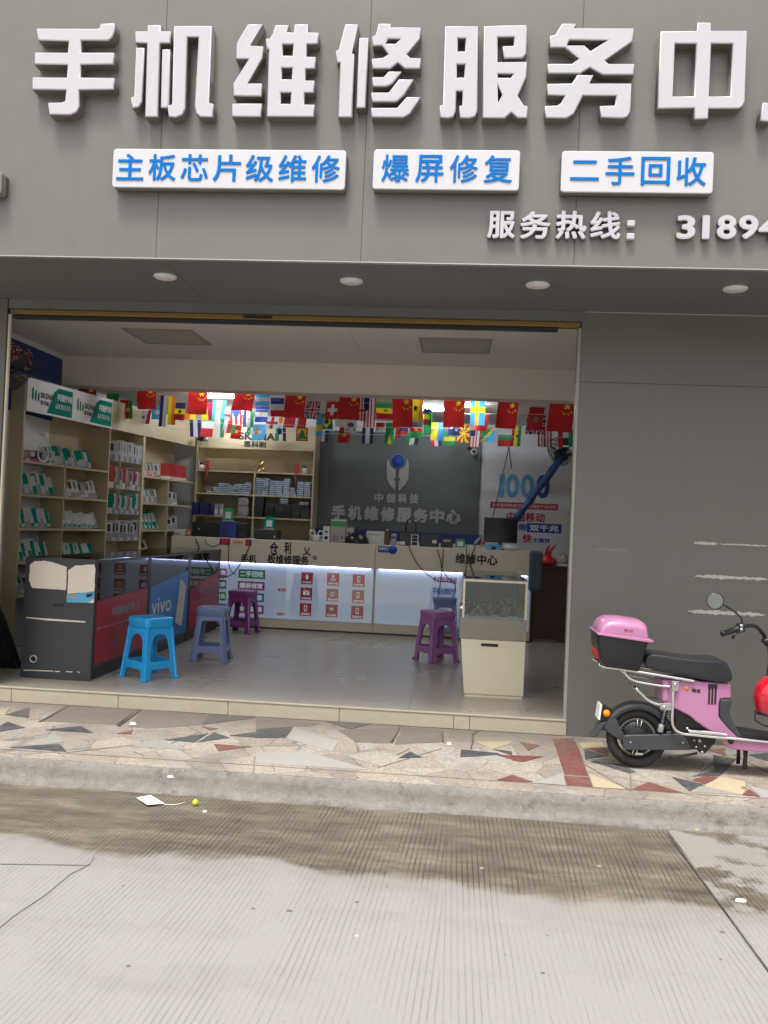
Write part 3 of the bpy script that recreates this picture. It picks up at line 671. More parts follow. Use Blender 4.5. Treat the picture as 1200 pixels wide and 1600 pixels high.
# ================================================================== SIGN WRITING
def zoomed(polys, off, sc, Y):
    out = []
    for pl in polys:
        out.append([(lambda v: (v.x, v.z))(P(off[0]+x/sc, off[1]+y/sc, Y=Y)) for x, y in pl])
    return out
LT = .075; LY = FY-LT-.004
chars = [
 ('first large white raised character of the shop sign, far left', (30, 20), 3.75, [
  [(100,90),(455,92),(472,85),(476,62),(557,60),(558,105),(545,140),(520,162),(362,160),(360,232),(553,232),(553,300),(360,302),(356,378),(555,380),(553,448),(350,450),(352,545),(335,580),(300,597),(175,595),(168,525),(250,524),(268,515),(274,450),(75,448),(78,376),(278,378),(282,303),(88,300),(92,230),(284,232),(288,165),(110,160)]]),
 ('second large white raised character of the shop sign', (30, 20), 3.75, [
  [(752,70),(828,70),(828,106),(886,106),(884,176),(824,176),(812,608),(736,608),(748,176),(680,174),(680,106),(752,106)],
  [(684,203),(732,203),(718,520),(700,550),(662,558),(652,495),(672,488)],
  [(838,212),(882,212),(876,530),(866,556),(828,554)],
  [(906,75),(1128,75),(1110,525),(1136,532),(1134,610),(1060,608),(1035,585),(1028,540),(1050,140),(985,140),(972,560),(955,595),(915,612),(875,608),(868,540),(895,535)]]),
 ('third large white raised character of the shop sign', (350, 20), 3.75, [
  [(140,65),(225,65),(150,190),(228,194),(225,262),(135,412),(220,412),(220,488),(55,485),(55,410),(145,268),(68,268),(75,172)],
  [(48,530),(220,530),(215,608),(46,606)],
  [(300,70),(378,70),(365,112),(408,114),(415,65),(492,65),(490,112),(552,114),(550,180),(485,182),(480,255),(535,256),(533,325),(478,326),(474,394),(528,395),(526,466),(470,466),(468,535),(528,536),(526,608),(250,606),(262,235),(262,212),(250,208),(245,150),(268,148),(285,120)],
  [(342,182),(405,182),(402,250),(342,250)], [(338,320),(400,320),(397,388),(336,388)], [(332,465),(392,465),(390,532),(330,532)]]),
 ('fourth large white raised character of the shop sign', (350, 20), 3.75, [
  [(710,65),(785,65),(748,235),(762,240),(750,610),(668,610),(680,290),(662,290),(655,220),(672,215)],
  [(793,145),(845,145),(828,555),(775,555)],
  [(905,62),(978,62),(975,82),(1152,84),(1148,150),(1070,240),(1090,262),(1152,264),(1150,325),(1060,325),(1018,290),(975,325),(870,325),(865,268),(930,262),(965,240),(925,190),(872,192),(868,140),(890,125)],
  [(962,150),(1035,150),(1005,180),(945,180)],
  [(868,375),(935,375),(965,342),(1040,342),(985,415),(950,430),(872,430)], [(862,465),(965,465),(1025,388),(1110,388),(1055,480),(1010,520),(868,520)],
  [(862,555),(1015,555),(1070,492),(1150,492),(1090,590),(1050,612),(866,610)]]),
 ('fifth large white raised character of the shop sign', (670, 20), 3.529, [
  [(90,72),(270,72),(268,540),(255,570),(225,580),(172,578),(168,512),(186,508),(186,430),(152,430),(148,540),(135,572),(105,580),(62,575),(60,508),(78,505)],
  [(160,138),(204,138),(200,212),(158,212)], [(155,282),(200,282),(196,356),(153,356)],
  [(305,72),(535,65),(542,75),(538,225),(515,248),(415,250),(408,182),(470,180),(472,130),(380,132),(378,270),(540,268),(538,350),(490,455),(525,510),(545,512),(543,578),(490,578),(455,548),(418,580),(296,578)],
  [(380,334),(470,334),(452,358),(380,356)], [(380,392),(406,450),(380,500)]]),
 ('sixth large white raised character of the shop sign', (670, 20), 3.529, [
  [(735,58),(815,58),(800,82),(1130,84),(1125,155),(970,260),(992,280),(1133,280),(1130,340),(958,340),(888,300),(835,333),(658,333),(656,280),(790,280),(830,250),(750,190),(668,190),(668,125),(698,120)],
  [(775,148),(990,148),(892,210),(858,178),(760,178)],
  [(820,340),(908,342),(885,388),(1118,388),(1112,545),(1095,572),(1070,580),(950,575),(945,512),(1028,510),(1035,455),(850,455),(800,555),(760,580),(645,578),(640,512),(710,510),(730,495),(752,455),(655,452),(655,390),(790,388)]]),
 ('seventh large white raised character, a box crossed by a tall stroke', (1000, 20), 6, [
  [(540,88),(665,88),(665,165),(1003,165),(985,830),(965,870),(930,895),(645,895),(640,990),(510,995),(510,890),(165,895),(195,170),(535,168)],
  [(330,285),(530,285),(510,780),(305,780)], [(670,285),(870,285),(850,780),(645,780)]]),
 ('last large white raised character, cut off by the right edge', (0, 0), 1, [
  [(1192,160),(1212,160),(1204,190),(1188,188)], [(1222,80),(1244,80),(1240,165),(1300,165),(1302,140),(1322,140),(1318,175),(1300,187),(1225,187)],
  [(1255,60),(1275,60),(1288,100),(1268,100)], [(1312,90),(1332,90),(1345,140),(1325,140)]]),
]
for lab, off, sc, polys in chars:
    z = zoomed(polys, off, sc, LY)
    cx = sum(p[0] for p in z[0])/len(z[0]); cz = min(p[1] for p in z[0])
    t = thing('sign_character', lab, 'sign letter', (cx, FY, cz), 'large raised characters of the shop sign')
    xz_shape('letter_face', z, LY, .016, ('letterwhite',), t, bev=.006)
    # the return is a hair wider and sits behind the face
    xz_shape('letter_return', z, LY+.0082, LT-.0085+.003, ('letterside',), t, grow=.0015)

def lightbox(x0, x1, y0l, y1l, slope, txts, lab, th=.075):
    n_ = len(txts)
    Yb = FY-th-.004; a = P(x0, (y0l+y1l)/2, Y=Yb); b2 = P(x1, (y0l+y1l)/2+slope*(x1-x0), Y=Yb); h = (y1l-y0l)/S(Yb)
    cz = (a.z+b2.z)/2
    t = thing('box_sign', lab, 'sign', ((a.x+b2.x)/2, FY, cz-h/2), 'white box signs with blue writing')
    r = .018; pts = []
    for cx, cy, a0_ in ((b2.x-r, cz+h/2-r, 0), (a.x+r, cz+h/2-r, 90), (a.x+r, cz-h/2+r, 180), (b2.x-r, cz-h/2+r, 270)):
        for k in range(5): pts.append((cx+r*math.cos(R(a0_+22.5*k)), cy+r*math.sin(R(a0_+22.5*k))))
    q = MB(); q.prism(pts, Yb, Yb+.016, True); q.build('face', 'boxface' if n_ else 'letterside', t, bevel=.005, seg=3)
    q = MB(); q.prism(pts, Yb+.0162, FY+.002, True); q.build('return', 'letterside', t)
    n = len(txts); W = b2.x-a.x
    for i, (ch, fx0, fx1, hh) in enumerate(txts):
        ca, cb = a.x+W*fx0, a.x+W*fx1
        text('character', ch, ((ca+cb)/2, Yb, cz+.005), EX, EZ, cb-ca, h*hh, 'bluepaint', t, bold=.012, depth=.004, off=.001)
def spread(s_, a, b2, cw): 
    n = len(s_); g = (b2-a-cw)/(n-1); return [(c, a+g*i, a+g*i+cw, .68) for i, c in enumerate(s_)]
lightbox(176, 540, 231, 294, .0075, spread('主板芯片级维修', .018, .975, .118), 'long white box sign with seven blue characters, left')
lightbox(583, 812, 232.5, 296, .0075, spread('爆屏修复', .06, .95, .19), 'white box sign with four blue characters, middle')
sx4 = spread('二手回收', .06, .95, .19); sx4[0] = ('二', .06, .25, .48)
lightbox(877, 1115, 235.5, 300, .0075, sx4, 'white box sign with four blue characters, right')
lightbox(-120, 3, 266, 303, .0075, [], 'dark end of a raised sign at the left edge')
# hotline: small raised white characters
HY = FY-.035
for i, (ch, x0, x1, y0, y1, lab) in enumerate([('服', 761, 806, 328, 374, 'first'), ('务', 812, 861, 329, 375, 'second'), ('热', 868, 917, 328, 375, 'third'), ('线', 922, 970, 329, 375, 'fourth')]):
    c = P((x0+x1)/2, (y0+y1)/2, Y=HY)
    t = text('sign_character', ch, (c.x, FY, c.z), EX, EZ, (x1-x0-2)/S(HY), (y1-y0-3)/S(HY), ('letterwhite', 'letterside'), None, bold=.030, depth=.038, off=.0)
    tag(t, lab+' small raised white character of the hotline row', 'sign letter', 'hotline characters')
c = P(986, 358, Y=HY); t = thing('sign_colon', 'two raised white dots of the hotline colon', 'sign letter', (c.x, FY, c.z), 'hotline characters')
for dz in (-.04, .035): q = MB(); q.box((c.x-.022, HY, c.z+dz-.018), (c.x+.022, FY, c.z+dz+.018)); q.build('dot', 'letterwhite', t, bevel=.005)
for ch, x0, x1, lab in [('3', 1058, 1086, 'digit three'), ('1', 1097.5, 1108.5, 'digit one'), ('8', 1121, 1150, 'digit eight'), ('9', 1155, 1184, 'digit nine'), ('4', 1186, 1216, 'digit four')]:
    c = P((x0+x1)/2, 355, Y=HY)
    t = text('sign_digit', ch, (c.x, FY, c.z), EX, EZ, (x1-x0)/S(HY), 37/S(HY), ('letterwhite', 'letterside'), None, bold=.035, depth=.038, off=0)
    tag(t, 'small raised white '+lab+' of the phone number', 'sign letter', 'hotline digits')

q = MB()
for x0, x1, y in [(50, 182, 190), (205, 335, 192), (362, 494, 190), (528, 660, 190), (688, 826, 190), (850, 995, 192), (1022, 1165, 194), (178, 540, 299), (585, 812, 301), (878, 1115, 306), (762, 980, 381), (1058, 1200, 381)]:
    for k in range(int((x1-x0)/14)):
        c = P(rnd.uniform(x0, x1), y+abs(rnd.gauss(0, 7)), Y=FY); s_ = rnd.uniform(.0015, .004); e_ = rnd.uniform(.8, 3.0)
        q.prism([(c.x+s_*math.cos(a)*rnd.uniform(.6, 1.2), c.z+s_*e_*math.sin(a)*rnd.uniform(.6, 1.2)) for a in [2*math.pi*i/6 for i in range(6)]], FY-.0012, FY-.0002)
tag(q.build('dirt_marks', 'inlaybrown', fa), kind='stuff')

# ================================================================== SCOOTER
SY = -.74
def Z5(x, y, Y=SY): v = P(880+x/3.75, 880+y/3.75, Y=Y); return (v.x, v.z)
def Z6(x, y, Y=SY): v = P(900+x/6, 1080+y/6, Y=Y); return (v.x, v.z)
def V3(t, y): return Vector((t[0], y, t[1]))
sc_t = thing('electric_scooter', 'pink electric scooter parked against the grey wall', 'scooter', (P(1090, 1200, Z=0).x, SY, 0))
def poly_part(name, pts, m, th, bev=.01, seg=3, yc=SY, f=Z5, smooth=True):
    q = MB(); q.prism([f(*p) for p in pts], yc-th/2, yc+th/2); return q.build(name, m, sc_t, bevel=bev, seg=seg, ang=30)
def smoothline(pts, n=6):
    out = []
    P_ = [pts[0]]+list(pts)+[pts[-1]]
    for i in range(1, len(P_)-2):
        p0, p1, p2, p3 = (Vector(P_[i+k]) for k in (-1, 0, 1, 2))
        for k in range(n):
            t = k/n; out.append(.5*((2*p1)+(-p0+p2)*t+(2*p0-5*p1+4*p2-p3)*t*t+(-p0+3*p1-3*p2+p3)*t**3))
    out.append(Vector(P_[-2])); return out
wc = Z6(565, 462); WR = .182; wcx, wcz = wc[0], WR+.001
def wheel(cx, cz, name='rear_wheel'):
    tw = .038
    q = MB(); prof = []
    for k in range(13):
        t = math.pi*2*k/12; prof.append((WR-.033+.033*math.cos(t), tw*math.sin(t)))
    q.lathe(prof, (cx, SY, cz), 'Y', 48); ty = q.build('tyre', 'tyre', sc_t, smooth=True)
    q = MB(); q.lathe([(.122, -.030), (.128, -.022), (.118, -.012), (.118, .012), (.128, .022), (.122, .030)], (cx, SY, cz), 'Y', 48)
    rim = q.build('rim', 'black', sc_t, smooth=True)
    q = MB(); q.lathe([(0, -.026), (.095, -.022), (.10, -.012), (.10, .012), (.095, .022), (0, .026)], (cx, SY, cz), 'Y', 40); q.build('hub_motor', 'black', rim)
    q = MB()
    for k in range(36):
        a = 2*math.pi*k/36; d = Vector((math.cos(a), 0, math.sin(a))); q.cyl(Vector((cx, SY-.026, cz))+d*.06, Vector((cx, SY-.026, cz))+d*.112, .0016, 5)
    q.build('spokes', 'greyplastic', rim)
    q = MB()
    for a in (1.35, 1.6, 4.45, 4.72):
        d = Vector((math.cos(a), 0, math.sin(a))); o2 = Vector((cx, SY-.029, cz)); q.cyl(o2+d*.05, o2+d*.112, .0035, 6)
    q.box((cx-.01, SY-.032, cz-.1), (cx+.035, SY-.028, cz-.088), 0); q.build('rim_accent', 'chrome', rim)
wheel(wcx, wcz)
FWX = wcx+1.17
wheel(FWX, wcz)
# rear fender: arc strip, wide
def arc_strip(cx, cz, r, a0, a1, wd, th, name, m, n=24, side=.03):
    q = MB(); rings = []
    for k in range(n+1):
        a = R(a0+(a1-a0)*k/n); c_, s_ = math.cos(a), math.sin(a)
        def pt(rr, y): return (cx+c_*rr, SY+y, cz+s_*rr)
        rings.append([pt(r-side, -wd/2), pt(r, -wd/2+.004), pt(r+.012, -wd/4), pt(r+.014, 0), pt(r+.012, wd/4), pt(r, wd/2-.004), pt(r-side, wd/2), pt(r-side, wd/2-th), pt(r-.004, wd/2-th-.004), pt(r+.008, 0), pt(r-.004, -wd/2+th+.004), pt(r-side, -wd/2+th)])
    q.loft(rings); return q.build(name, m, sc_t, smooth=True)
arc_strip(wcx, wcz, .205, 18, 170, .105, .005, 'rear_fender', 'greyplastic')
arc_strip(FWX, wcz, .205, 20, 160, .11, .005, 'front_fender', 'pink')
q = MB(); q.prism([Z6(290, 268), (Z6(360, 235)), Z6(385, 300), Z6(440, 400), Z6(425, 455), Z6(405, 445), Z6(330, 395), Z6(272, 352)], SY-.060, SY-.053); q.build('fender_stay', 'greyplastic', sc_t, bevel=.003)
q = MB(); q.prism([Z6(215, 285), Z6(290, 262), Z6(262, 300), Z6(205, 375), Z6(190, 415), Z6(132, 415), Z6(135, 395), Z6(165, 380)], SY-.05, SY+.05); q.build('mud_flap', 'greyplastic', sc_t, bevel=.004)
q = MB(); q.prism([Z6(212, 112), Z6(232, 110), Z6(210, 250), Z6(192, 245)], SY-.06, SY+.06); q.build('number_plate', 'white', sc_t)
q = MB(); q.prism([Z6(232, 112), Z6(262, 128), Z6(330, 165), Z6(330, 240), Z6(215, 280), Z6(212, 240)], SY-.04, SY+.04); q.build('plate_bracket', 'black', sc_t, bevel=.004)
oc = V3(Z6(275, 192), SY-.05); q = MB(); q.lathe([(0, -.016), (.014, -.014), (.020, -.006), (.0215, .0), (.0215, .012)], oc, 'Y', 24); q.build('turn_signal', 'amber', sc_t, smooth=True)
# swing-arm guard
q = MB(); q.prism([Z6(x, y) for x, y in [(440, 383), (940, 370), (968, 378), (985, 392), (1038, 490), (1035, 508), (1010, 520), (445, 520), (420, 500), (412, 420), (420, 395)]], SY-.088, SY-.055)
gd = q.build('chain_guard', 'greyplastic', sc_t, bevel=.006, seg=3)
q = MB()
for x, y in ((485, 448), (968, 452)):
    c = V3(Z6(x, y), SY-.089); q.lathe([(0, -.004), (.005, -.004), (.006, .0), (.0, .0)], c, 'Y', 12)
q.build('bolt', 'steel', gd)
# lower mechanism
q = MB(); q.prism([Z5(x, y) for x, y in [(650, 850), (720, 870), (800, 945), (880, 1000), (880, 1040), (845, 1080), (820, 1105), (790, 1100), (770, 1080), (700, 1085), (640, 1080), (640, 960)]], SY-.05, SY+.05); q.build('motor_bracket', 'black', sc_t, bevel=.008)
q = MB()
for x, y, r in ((785, 1028, .011), (800, 1095, .009), (752, 1025, .007), (815, 1060, .007), (765, 1065, .006)):
    q.lathe([(0, -.01), (r, -.008), (r, .0)], V3(Z5(x, y), SY-.052), 'Y', 12)
q.build('bolt', 'steel', sc_t)
q = MB(); q.tube([V3(Z5(*p), SY-.06) for p in ((770, 1098), (700, 1112), (640, 1122), (612, 1132))], [.007, .008, .009, .012]); q.build('foot_lever', 'black', sc_t)
q = MB(); q.tube([V3(Z5(*p), SY-.03) for p in ((1060, 1075), (1058, 1130), (1055, 1165), (1053, 1200))], [.016, .012, .013, .013]); q.build('kickstand', 'black', sc_t)
q = MB(); q.tube([V3(Z5(*p), SY+.10) for p in ((1060, 1075), (1058, 1130), (1055, 1200))], [.014, .011, .012]); q.build('kickstand', 'black', sc_t)
# shock absorber: body + spring
a, b2 = V3(Z5(582, 840), SY-.078), V3(Z5(550, 970), SY-.078)
q = MB(); q.cyl(a, b2, .008); q.cyl(a.lerp(b2, .66), b2, .019); sh = q.build('shock_absorber', 'steel', sc_t, bevel=.002)
q = MB(); hp = []
dv = (b2-a).normalized(); u1 = dv.orthogonal().normalized(); u2 = dv.cross(u1)
for k in range(73):
    t = k/72; an = t*2*math.pi*6; hp.append(a.lerp(b2, .03+.62*t)+(u1*math.cos(an)+u2*math.sin(an))*.015)
q.tube(hp, .0035, 6); q.build('spring', 'black', sh)
a, b2 = V3(Z5(578, 840), SY+.045), V3(Z5(548, 970), SY+.045); q = MB(); q.cyl(a, b2, .014); q.build('shock_absorber', 'steel', sc_t)
# pink body panel, with under-seat box
body = [(556, 662), (700, 668), (955, 690), (957, 776), (893, 777), (886, 812), (885, 882), (940, 945), (1000, 992), (1040, 1004), (1040, 1030), (930, 1020), (870, 985), (800, 945), (720, 880), (640, 838), (604, 832), (560, 800)]
bp_ = poly_part('body_panel', body, 'pink', .21, .022, 4)
poly_part('battery_box', [(640, 838), (720, 880), (805, 948), (870, 990), (870, 1000), (640, 1000)], 'black', .15, .01)
poly_part('rear_column', [(556, 664), (606, 664), (600, 800), (556, 800)], 'pink', .22, .02, 4)
poly_part('front_trim', [(893, 778), (962, 778), (948, 830), (946, 870), (975, 930), (1018, 992), (985, 996), (935, 944), (888, 884), (888, 812)], 'greyplastic', .216, .01)
# grille mark and letters
vx = [V3(Z5(x, 730), SY-.1065) for x in (828, 846, 864)]
q = MB()
for v in vx:
    q.box((v.x-.0085*.7, v.y, v.z-.08), (v.x+.0085*.7, v.y+.002, v.z+.04))
    q.box((v.x-.0085, v.y-.0006, v.z+.015), (v.x+.0085, v.y+.002, v.z+.04))
q.build('decal', 'ink', bp_)
c = V3(Z5(752, 728), SY-.1052); text('decal', '雅迪', c, EX, EZ, .05, .023, 'ink', bp_, bold=.03, depth=.001, off=.0005)
c = V3(Z5(698, 716), SY-.1052); q = MB(); q.lathe([(0, -.0014), (.013, -.0012), (.013, .001)], c, 'Y', 20); q.build('decal', 'orange', bp_)
# footboard
fbx = FWX-.20
q = MB(); q.prism([Z5(870, 985), Z5(935, 1000), Z5(1200, 1022), (fbx+.02, Z5(1200, 1022)[1]-.012), (fbx+.02, Z5(1200, 1092)[1]-.01), Z5(1200, 1092), Z5(1000, 1072), Z5(945, 1062), Z5(925, 1048)], SY-.105, SY+.105)
fb = q.build('footboard', 'pink', sc_t, bevel=.012, seg=3)
z1 = Z5(1030, 1000); q = MB(); q.prism([Z5(1005, 985), Z5(1020, 972), Z5(1200, 1000), (fbx, Z5(1200, 1000)[1]-.012), (fbx, Z5(1200, 1018)[1]-.012), Z5(1200, 1020), Z5(1010, 1003)], SY-.10, SY+.10); q.build('foot_mat', 'black', sc_t, bevel=.003)
c = V3(Z5(950, 1018), SY-.106); q = MB(); q.lathe([(.0, -.001), (.018, -.001), (.018, .002)], c, 'Y', 20); q.m(1); q.lathe([(.018, -.002), (.024, -.003), (.026, .0), (.026, .003)], c, 'Y', 24); q.build('lock_ring', ['black', 'pink'], sc_t)
# seat
q = MB(); sp = [(455, 545), (468, 520), (495, 512), (560, 520), (700, 545), (800, 553), (880, 550), (918, 556), (940, 585), (955, 630), (962, 682), (900, 686), (760, 662), (620, 632), (520, 612), (452, 600)]
rings = []
pts = [Z5(*p) for p in sp]; cxs = sum(p[0] for p in pts)/len(pts); czs = sum(p[1] for p in pts)/len(pts)
for y, s1 in ((-.128, .80), (-.126, .93), (-.112, .99), (-.08, 1.0), (0, 1.02), (.08, 1.0), (.112, .99), (.126, .93), (.128, .80)):
    rings.append([(cxs+(p[0]-cxs)*(1-(1-s1)*.18), SY+y, czs+(p[1]-czs)*s1) for p in pts])
q.loft(rings); q.build('seat', 'seatleather', sc_t, sub=1, smooth=True)
# chrome rails: rack, loop, side bars
def rail(name, pts, r, yo, m='chrome', n=6):
    pp = smoothline([Z5(*p) for p in pts], n)
    q = MB(); q.tube([Vector((p[0], SY+yo, p[1])) for p in pp], r, 10); return q.build(name, m, sc_t)
for yo in (-.118, .118):
    rail('rack_rail', [(190, 575), (225, 590), (330, 605), (520, 635), (640, 655), (740, 672)], .009, yo)
    rail('rack_strut', [(335, 612), (355, 645), (400, 672), (480, 688), (560, 700), (600, 702)], .0075, yo)
    rail('grab_loop', [(405, 715), (440, 750), (480, 785), (540, 808), (585, 816)], .0085, yo)
    rail('frame_tube', [(618, 680), (616, 760), (612, 850), (612, 905), (628, 948), (670, 972), (740, 980), (860, 992), (960, 1000), (1200, 1024)], .0095, yo)
q = MB()
for x in (220, 300): 
    a = Z5(x, 592); q.cyl((a[0], SY-.118, a[1]), (a[0], SY+.118, a[1]), .007)
a = Z5(410, 720); q.cyl((a[0], SY-.118, a[1]), (a[0], SY+.118, a[1]), .0085)
q.build('rack_crossbar', 'chrome', sc_t)
q = MB(); q.prism([Z5(606, 668), Z5(648, 672), Z5(645, 728), Z5(608, 726)], SY-.132, SY-.122); q.prism([Z5(538, 796), Z5(606, 798), Z5(606, 838), Z5(540, 832)], SY-.132, SY-.122); q.build('clamp_plate', 'steel', sc_t, bevel=.003)
q = MB()
for x, y in ((626, 688), (562, 817), (694, 940)): q.lathe([(0, -.006), (.008, -.005), (.008, .002)], V3(Z5(x, y), SY-.133), 'Y', 12)
q.build('bolt', 'chrome', sc_t)
q = MB(); q.prism([Z5(700, 948), Z5(800, 954), Z5(928, 970), Z5(930, 986), Z5(705, 968)], SY-.134, SY-.112); q.build('foot_peg', 'chrome', sc_t, bevel=.007, seg=3)
# top box
lid = [(183, 388), (196, 352), (216, 326), (248, 309), (310, 308), (430, 324), (452, 336), (466, 360), (478, 432), (186, 398)]
def puffed(pts, hw, name, m, prof, f=Z5):
    pts = [f(*p) for p in pts]; cx = sum(p[0] for p in pts)/len(pts); cz = min(p[1] for p in pts)
    q = MB(); rings = []
    for y, sx, sz in prof: rings.append([(cx+(p[0]-cx)*sx, SY+y*hw, cz+(p[1]-cz)*sz) for p in pts])
    q.loft(rings); return q.build(name, m, sc_t, bevel=.016, seg=3, ang=45, smooth=True)
tb = puffed(lid, .165, 'box_lid', 'pink', [(-1, .86, .55), (-.99, .90, .68), (-.9, .96, .86), (-.7, 1, .97), (0, 1, 1), (.7, 1, .97), (.9, .96, .86), (.99, .9, .68), (1, .86, .55)])
puffed([(180, 398), (478, 438), (462, 470), (422, 606), (240, 586), (196, 560), (184, 500)], .16, 'box_base', 'black', [(-1, .90, .97), (-.95, .97, .99), (-.8, 1, 1), (.8, 1, 1), (.95, .97, .99), (1, .9, .97)])
q = MB(); q.prism([Z5(176, 388), Z5(475, 428), Z5(495, 432), Z5(494, 444), Z5(476, 446), Z5(176, 402)], SY-.172, SY+.172); q.build('box_rim', 'pink', sc_t, bevel=.004)
q = MB(); q.prism([Z5(470, 426), Z5(497, 430), Z5(492, 456), Z5(468, 455)], SY-.03, SY+.03); q.build('box_latch', 'greyplastic', sc_t, bevel=.003)
q = MB(); q.prism([Z5(180, 500), Z5(190, 498), Z5(196, 545), Z5(188, 552), Z5(180, 530)], SY-.110, SY+.110); q.build('rear_reflector', 'red', sc_t, bevel=.003)
c = V3(Z5(352, 378), SY-.163); text('decal', '雅迪', c, EX, EZ, .055, .022, 'ink', tb, bold=.03, depth=.001, off=.001)
# front: head tube, shield, handlebar
ht = Vector((FWX-.14, SY, .88)); hb = Vector((FWX-.03, SY, .40))
q = MB(); q.tube([ht+Vector((-.02, 0, .12)), ht, hb], .024, 14); q.build('steering_column', 'black', sc_t)
for yo in (-.055, .055):
    q = MB(); q.tube([hb+Vector((0, yo, .03)), Vector((FWX, SY+yo, wcz))], .015, 10); q.build('fork_leg', 'steel', sc_t)
q = MB(); q.box(hb+Vector((-.03, -.07, .01)), hb+Vector((.03, .07, .05))); q.build('fork_crown', 'black', sc_t, bevel=.008)
q = MB(); q.prism([(ht.x-.05, .84), (ht.x+.02, .86), (hb.x+.06, .42), (hb.x-.02, .24), (fbx+.03, .14), (fbx-.01, .20), (hb.x-.09, .40)], SY-.12, SY+.12); q.build('leg_shield', 'pink', sc_t, bevel=.02, seg=3)
q = MB(); q.lathe([(0, .055), (.05, .05), (.065, .02), (.06, -.03), (.03, -.05)], (ht.x+.08, SY, .80), 'X', 24); q.build('headlight', 'steel', sc_t, smooth=True)
hy = -.13
def H(x, y, yo): v = P(880+x/3.75, 880+y/3.75, Y=SY+yo); return Vector((v.x, v.y, v.z))
g0, g1 = H(930, 415, -.33), H(1020, 385, -.27)
q = MB(); dd = (g1-g0)
q.tube([g0, g0+dd*.06, g0+dd*.08, g0+dd*.5, g1-dd*.02, g1], [.014, .019, .0165, .0165, .017, .019], 14); q.build('handle_grip', 'black', sc_t, smooth=True)
bar = smoothline([g1, H(1080, 366, -.22), H(1130, 372, -.16), H(1175, 420, -.10), H(1215, 470, -.05), Vector((ht.x-.02, SY, ht.z+.12))], 6)
q = MB(); q.tube(bar, .0115, 10); bar2 = [Vector((2*ht.x-.04-p.x, 2*SY-p.y, p.z)) for p in bar]; q.tube(bar2, .0115, 10); q.build('handlebar', 'black', sc_t)
m0, m1 = Vector((2*ht.x-.04-g0.x, 2*SY-g0.y, g0.z)), Vector((2*ht.x-.04-g1.x, 2*SY-g1.y, g1.z)); q = MB(); q.tube([m0, m1], .017, 12); q.build('handle_grip', 'black', sc_t)
c = H(1040, 378, -.26); q = MB(); q.box(c+Vector((-.022, -.02, -.024)), c+Vector((.022, .02, .026))); swb = q.build('switch_block', 'black', sc_t, bevel=.007)
q = MB()
for dz in (.012, -.010): q.lathe([(.004, -.024), (.009, -.024), (.009, -.018)], c+Vector((-.002, 0, dz)), 'Y', 14)
q.build('buttons', 'chrome', swb)
q = MB(); q.tube([H(x, y, yo) for x, y, yo in ((1050, 395, -.27), (1010, 412, -.30), (992, 438, -.31))], [.007, .006, .009]); q.build('brake_lever', 'black', sc_t)
ms = smoothline([H(1048, 350, -.25), H(1040, 318, -.25), H(1000, 282, -.26), H(955, 252, -.27), H(935, 244, -.27)], 4)
q = MB(); q.tube(ms, .005, 8); q.build('mirror_stem', 'black', sc_t)
mc = H(890, 221, -.27); q = MB(); q.lathe([(.0, .022), (.03, .020), (.046, .008), (.049, -.004), (.045, -.006)], mc, 'Y', 32)
mr = q.build('mirror', 'black', sc_t, smooth=True)
q = MB(); q.lathe([(0, -.003), (.046, -.003)], mc, 'Y', 32); q.build('mirror_glass', 'mirror', mr)
q = MB(); mm = Vector((2*ht.x-.04-mc.x, 2*SY-mc.y, mc.z)); q.lathe([(.0, .022), (.03, .020), (.046, .008), (.049, -.004), (.0, -.006)], mm, 'Y', 24); q.tube([mm+Vector((-.03, 0, -.04)), bar2[3]], .005, 8); q.build('mirror', 'black', sc_t)
q = MB(); cb = [H(1165, 455, -.13), H(1195, 450, -.12)]; q.cyl(cb[0], cb[1]+Vector((.05, 0, .0)), .012); q.build('horn', 'black', sc_t)
q = MB(); q.tube(smoothline([H(1190, 465, -.1), H(1205, 560, -.14), H(1195, 680, -.10), H(1240, 740, -.04)], 6), .004, 6); q.build('brake_cable', 'black', sc_t)
# red helmet hanging on the front
hc = H(1235, 770, -.12)
t = thing('red_helmet', 'glossy red helmet hanging at the front of the pink scooter', 'helmet', hc)
q = MB(); prof = [(.0, .115), (.05, .106), (.088, .075), (.11, .03), (.114, -.02), (.108, -.07), (.098, -.10)]
q.lathe(prof, hc, 'Z', 32); q.build('shell', 'redgloss', t, smooth=True)
q = MB(); q.lathe([(.098, -.10), (.103, -.105), (.103, -.115), (.09, -.118), (.085, -.06)], hc, 'Z', 32); q.build('edge', 'black', t, smooth=True)
q = MB(); q.tube(smoothline([hc+Vector((-.1, -.02, -.10)), hc+Vector((-.11, -.03, -.15)), hc+Vector((-.02, -.05, -.18)), hc+Vector((.08, -.03, -.11))], 5), .005, 6); q.build('strap', 'black', t)

